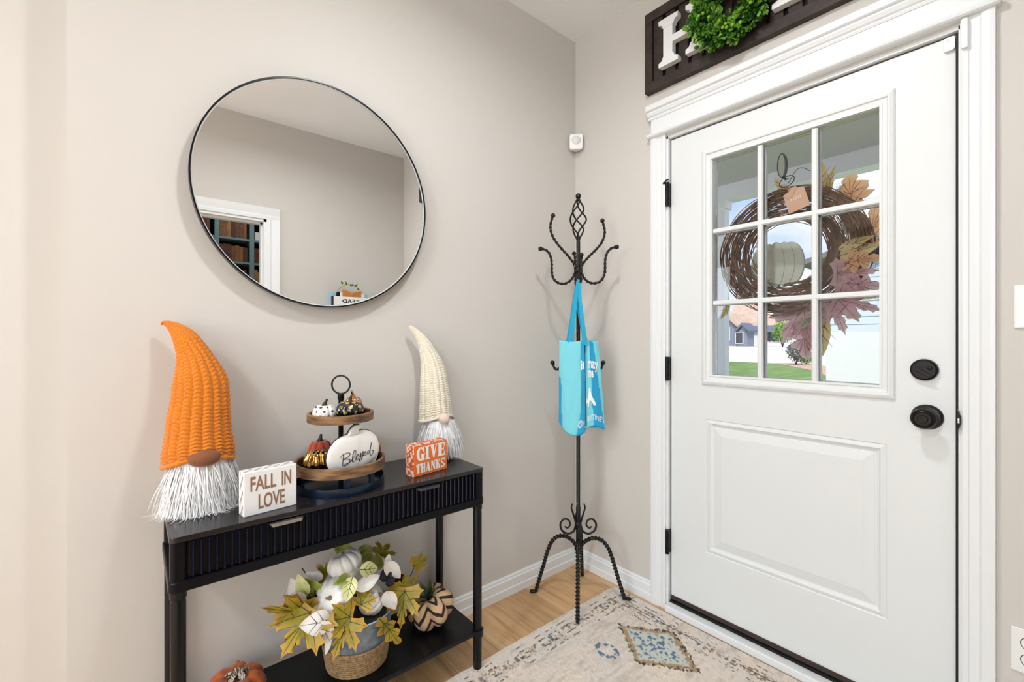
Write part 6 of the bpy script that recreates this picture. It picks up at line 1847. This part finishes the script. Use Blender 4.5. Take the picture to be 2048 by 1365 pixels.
wl(1645, 385, 1640, 318, LANCE, M_LYEL, 1.0, 0, 0.01, 6)
wl(1655, 390, 1668, 325, LANCE, M_LYEL, 0.7, 0.01, 0.02, 7)
wl(1650, 390, 1628, 340, OVAL, M_LYEL, 0.8, 0.0, 0.02, 8)
wl(1676, 500, 1752, 468, LANCE, M_LYEL, 1.0, -0.05, -0.04, 9)
wl(1680, 512, 1760, 488, OVAL, M_LYEL, 0.9, -0.05, -0.03, 10)
wl(1676, 530, 1762, 512, OAK, M_LORG, 1.0, -0.055, -0.04, 11)
wl(1672, 548, 1764, 540, MAPLE, M_LPINK, 0.6, -0.055, -0.03, 12)
wl(1676, 566, 1764, 572, OAK, M_LPINK, 1.0, -0.06, -0.04, 13)
wl(1672, 582, 1755, 596, LANCE, M_LYEL, 1.2, -0.055, -0.04, 14)
wl(1672, 598, 1768, 622, MAPLE, M_LPINK, 0.62, -0.06, -0.04, 15)
wl(1660, 600, 1690, 672, MAPLE, M_LPINK, 0.72, -0.03, 0.0, 16)
wl(1650, 615, 1590, 660, OVAL, M_LSAGE, 0.55, -0.05, -0.05, 17)
wl(1610, 612, 1560, 688, MAPLE, M_LPINK, 0.85, -0.02, 0.0, 18)
wl(1602, 640, 1612, 722, OAK, M_LPINK, 1.0, -0.01, 0.01, 19)
wl(1652, 635, 1640, 715, LANCE, M_LYEL, 1.1, -0.02, 0.0, 20)
wl(1648, 650, 1608, 712, LANCE, M_LORG, 1.0, -0.01, 0.01, 21)
wl(1640, 640, 1620, 700, OVAL, M_LSAGE, 0.8, 0.01, 0.02, 22)
wl(1560, 378, 1548, 352, LANCE, M_LYEL, 1.0, -0.02, -0.03, 23)
wl(1555, 372, 1585, 378, LANCE, M_LYEL, 1.0, -0.03, -0.03, 24)
wl(1460, 600, 1440, 640, LANCE, M_LYEL, 1.2, 0.0, 0.02, 25)
M_PINE = pbr('pine_sprig', srgb(128, 142, 104), 0.7)
for (bu, bv, tu, tv) in ((1652, 400, 1690, 366), (1640, 400, 1660, 352), (1700, 500, 1755, 530), (1690, 560, 1760, 600)):
    A_, B_ = onX(bu, bv, wxx), onX(tu, tv, wxx + 0.02)
    mb = MB(); mb.tube([A_, B_], [0.0015, 0.0006], 5)
    dv = (B_ - A_) / np.linalg.norm(B_ - A_)
    for k in range(34):
        t = k / 34; p = A_ + (B_ - A_) * t
        s_ = np.cross(dv, [1, 0.2, 0.1]); s_ /= np.linalg.norm(s_)
        d_ = dv * 0.8 + s_ * (1 if k % 2 else -1) * 0.8 + r_.normal(0, 0.3, 3)
        mb.tube([p, p + d_ * 0.012], [0.0008, 0.0003], 4)
    o = mb.build('pine_sprig', M_PINE, gv); o['kind'] = 'stuff'
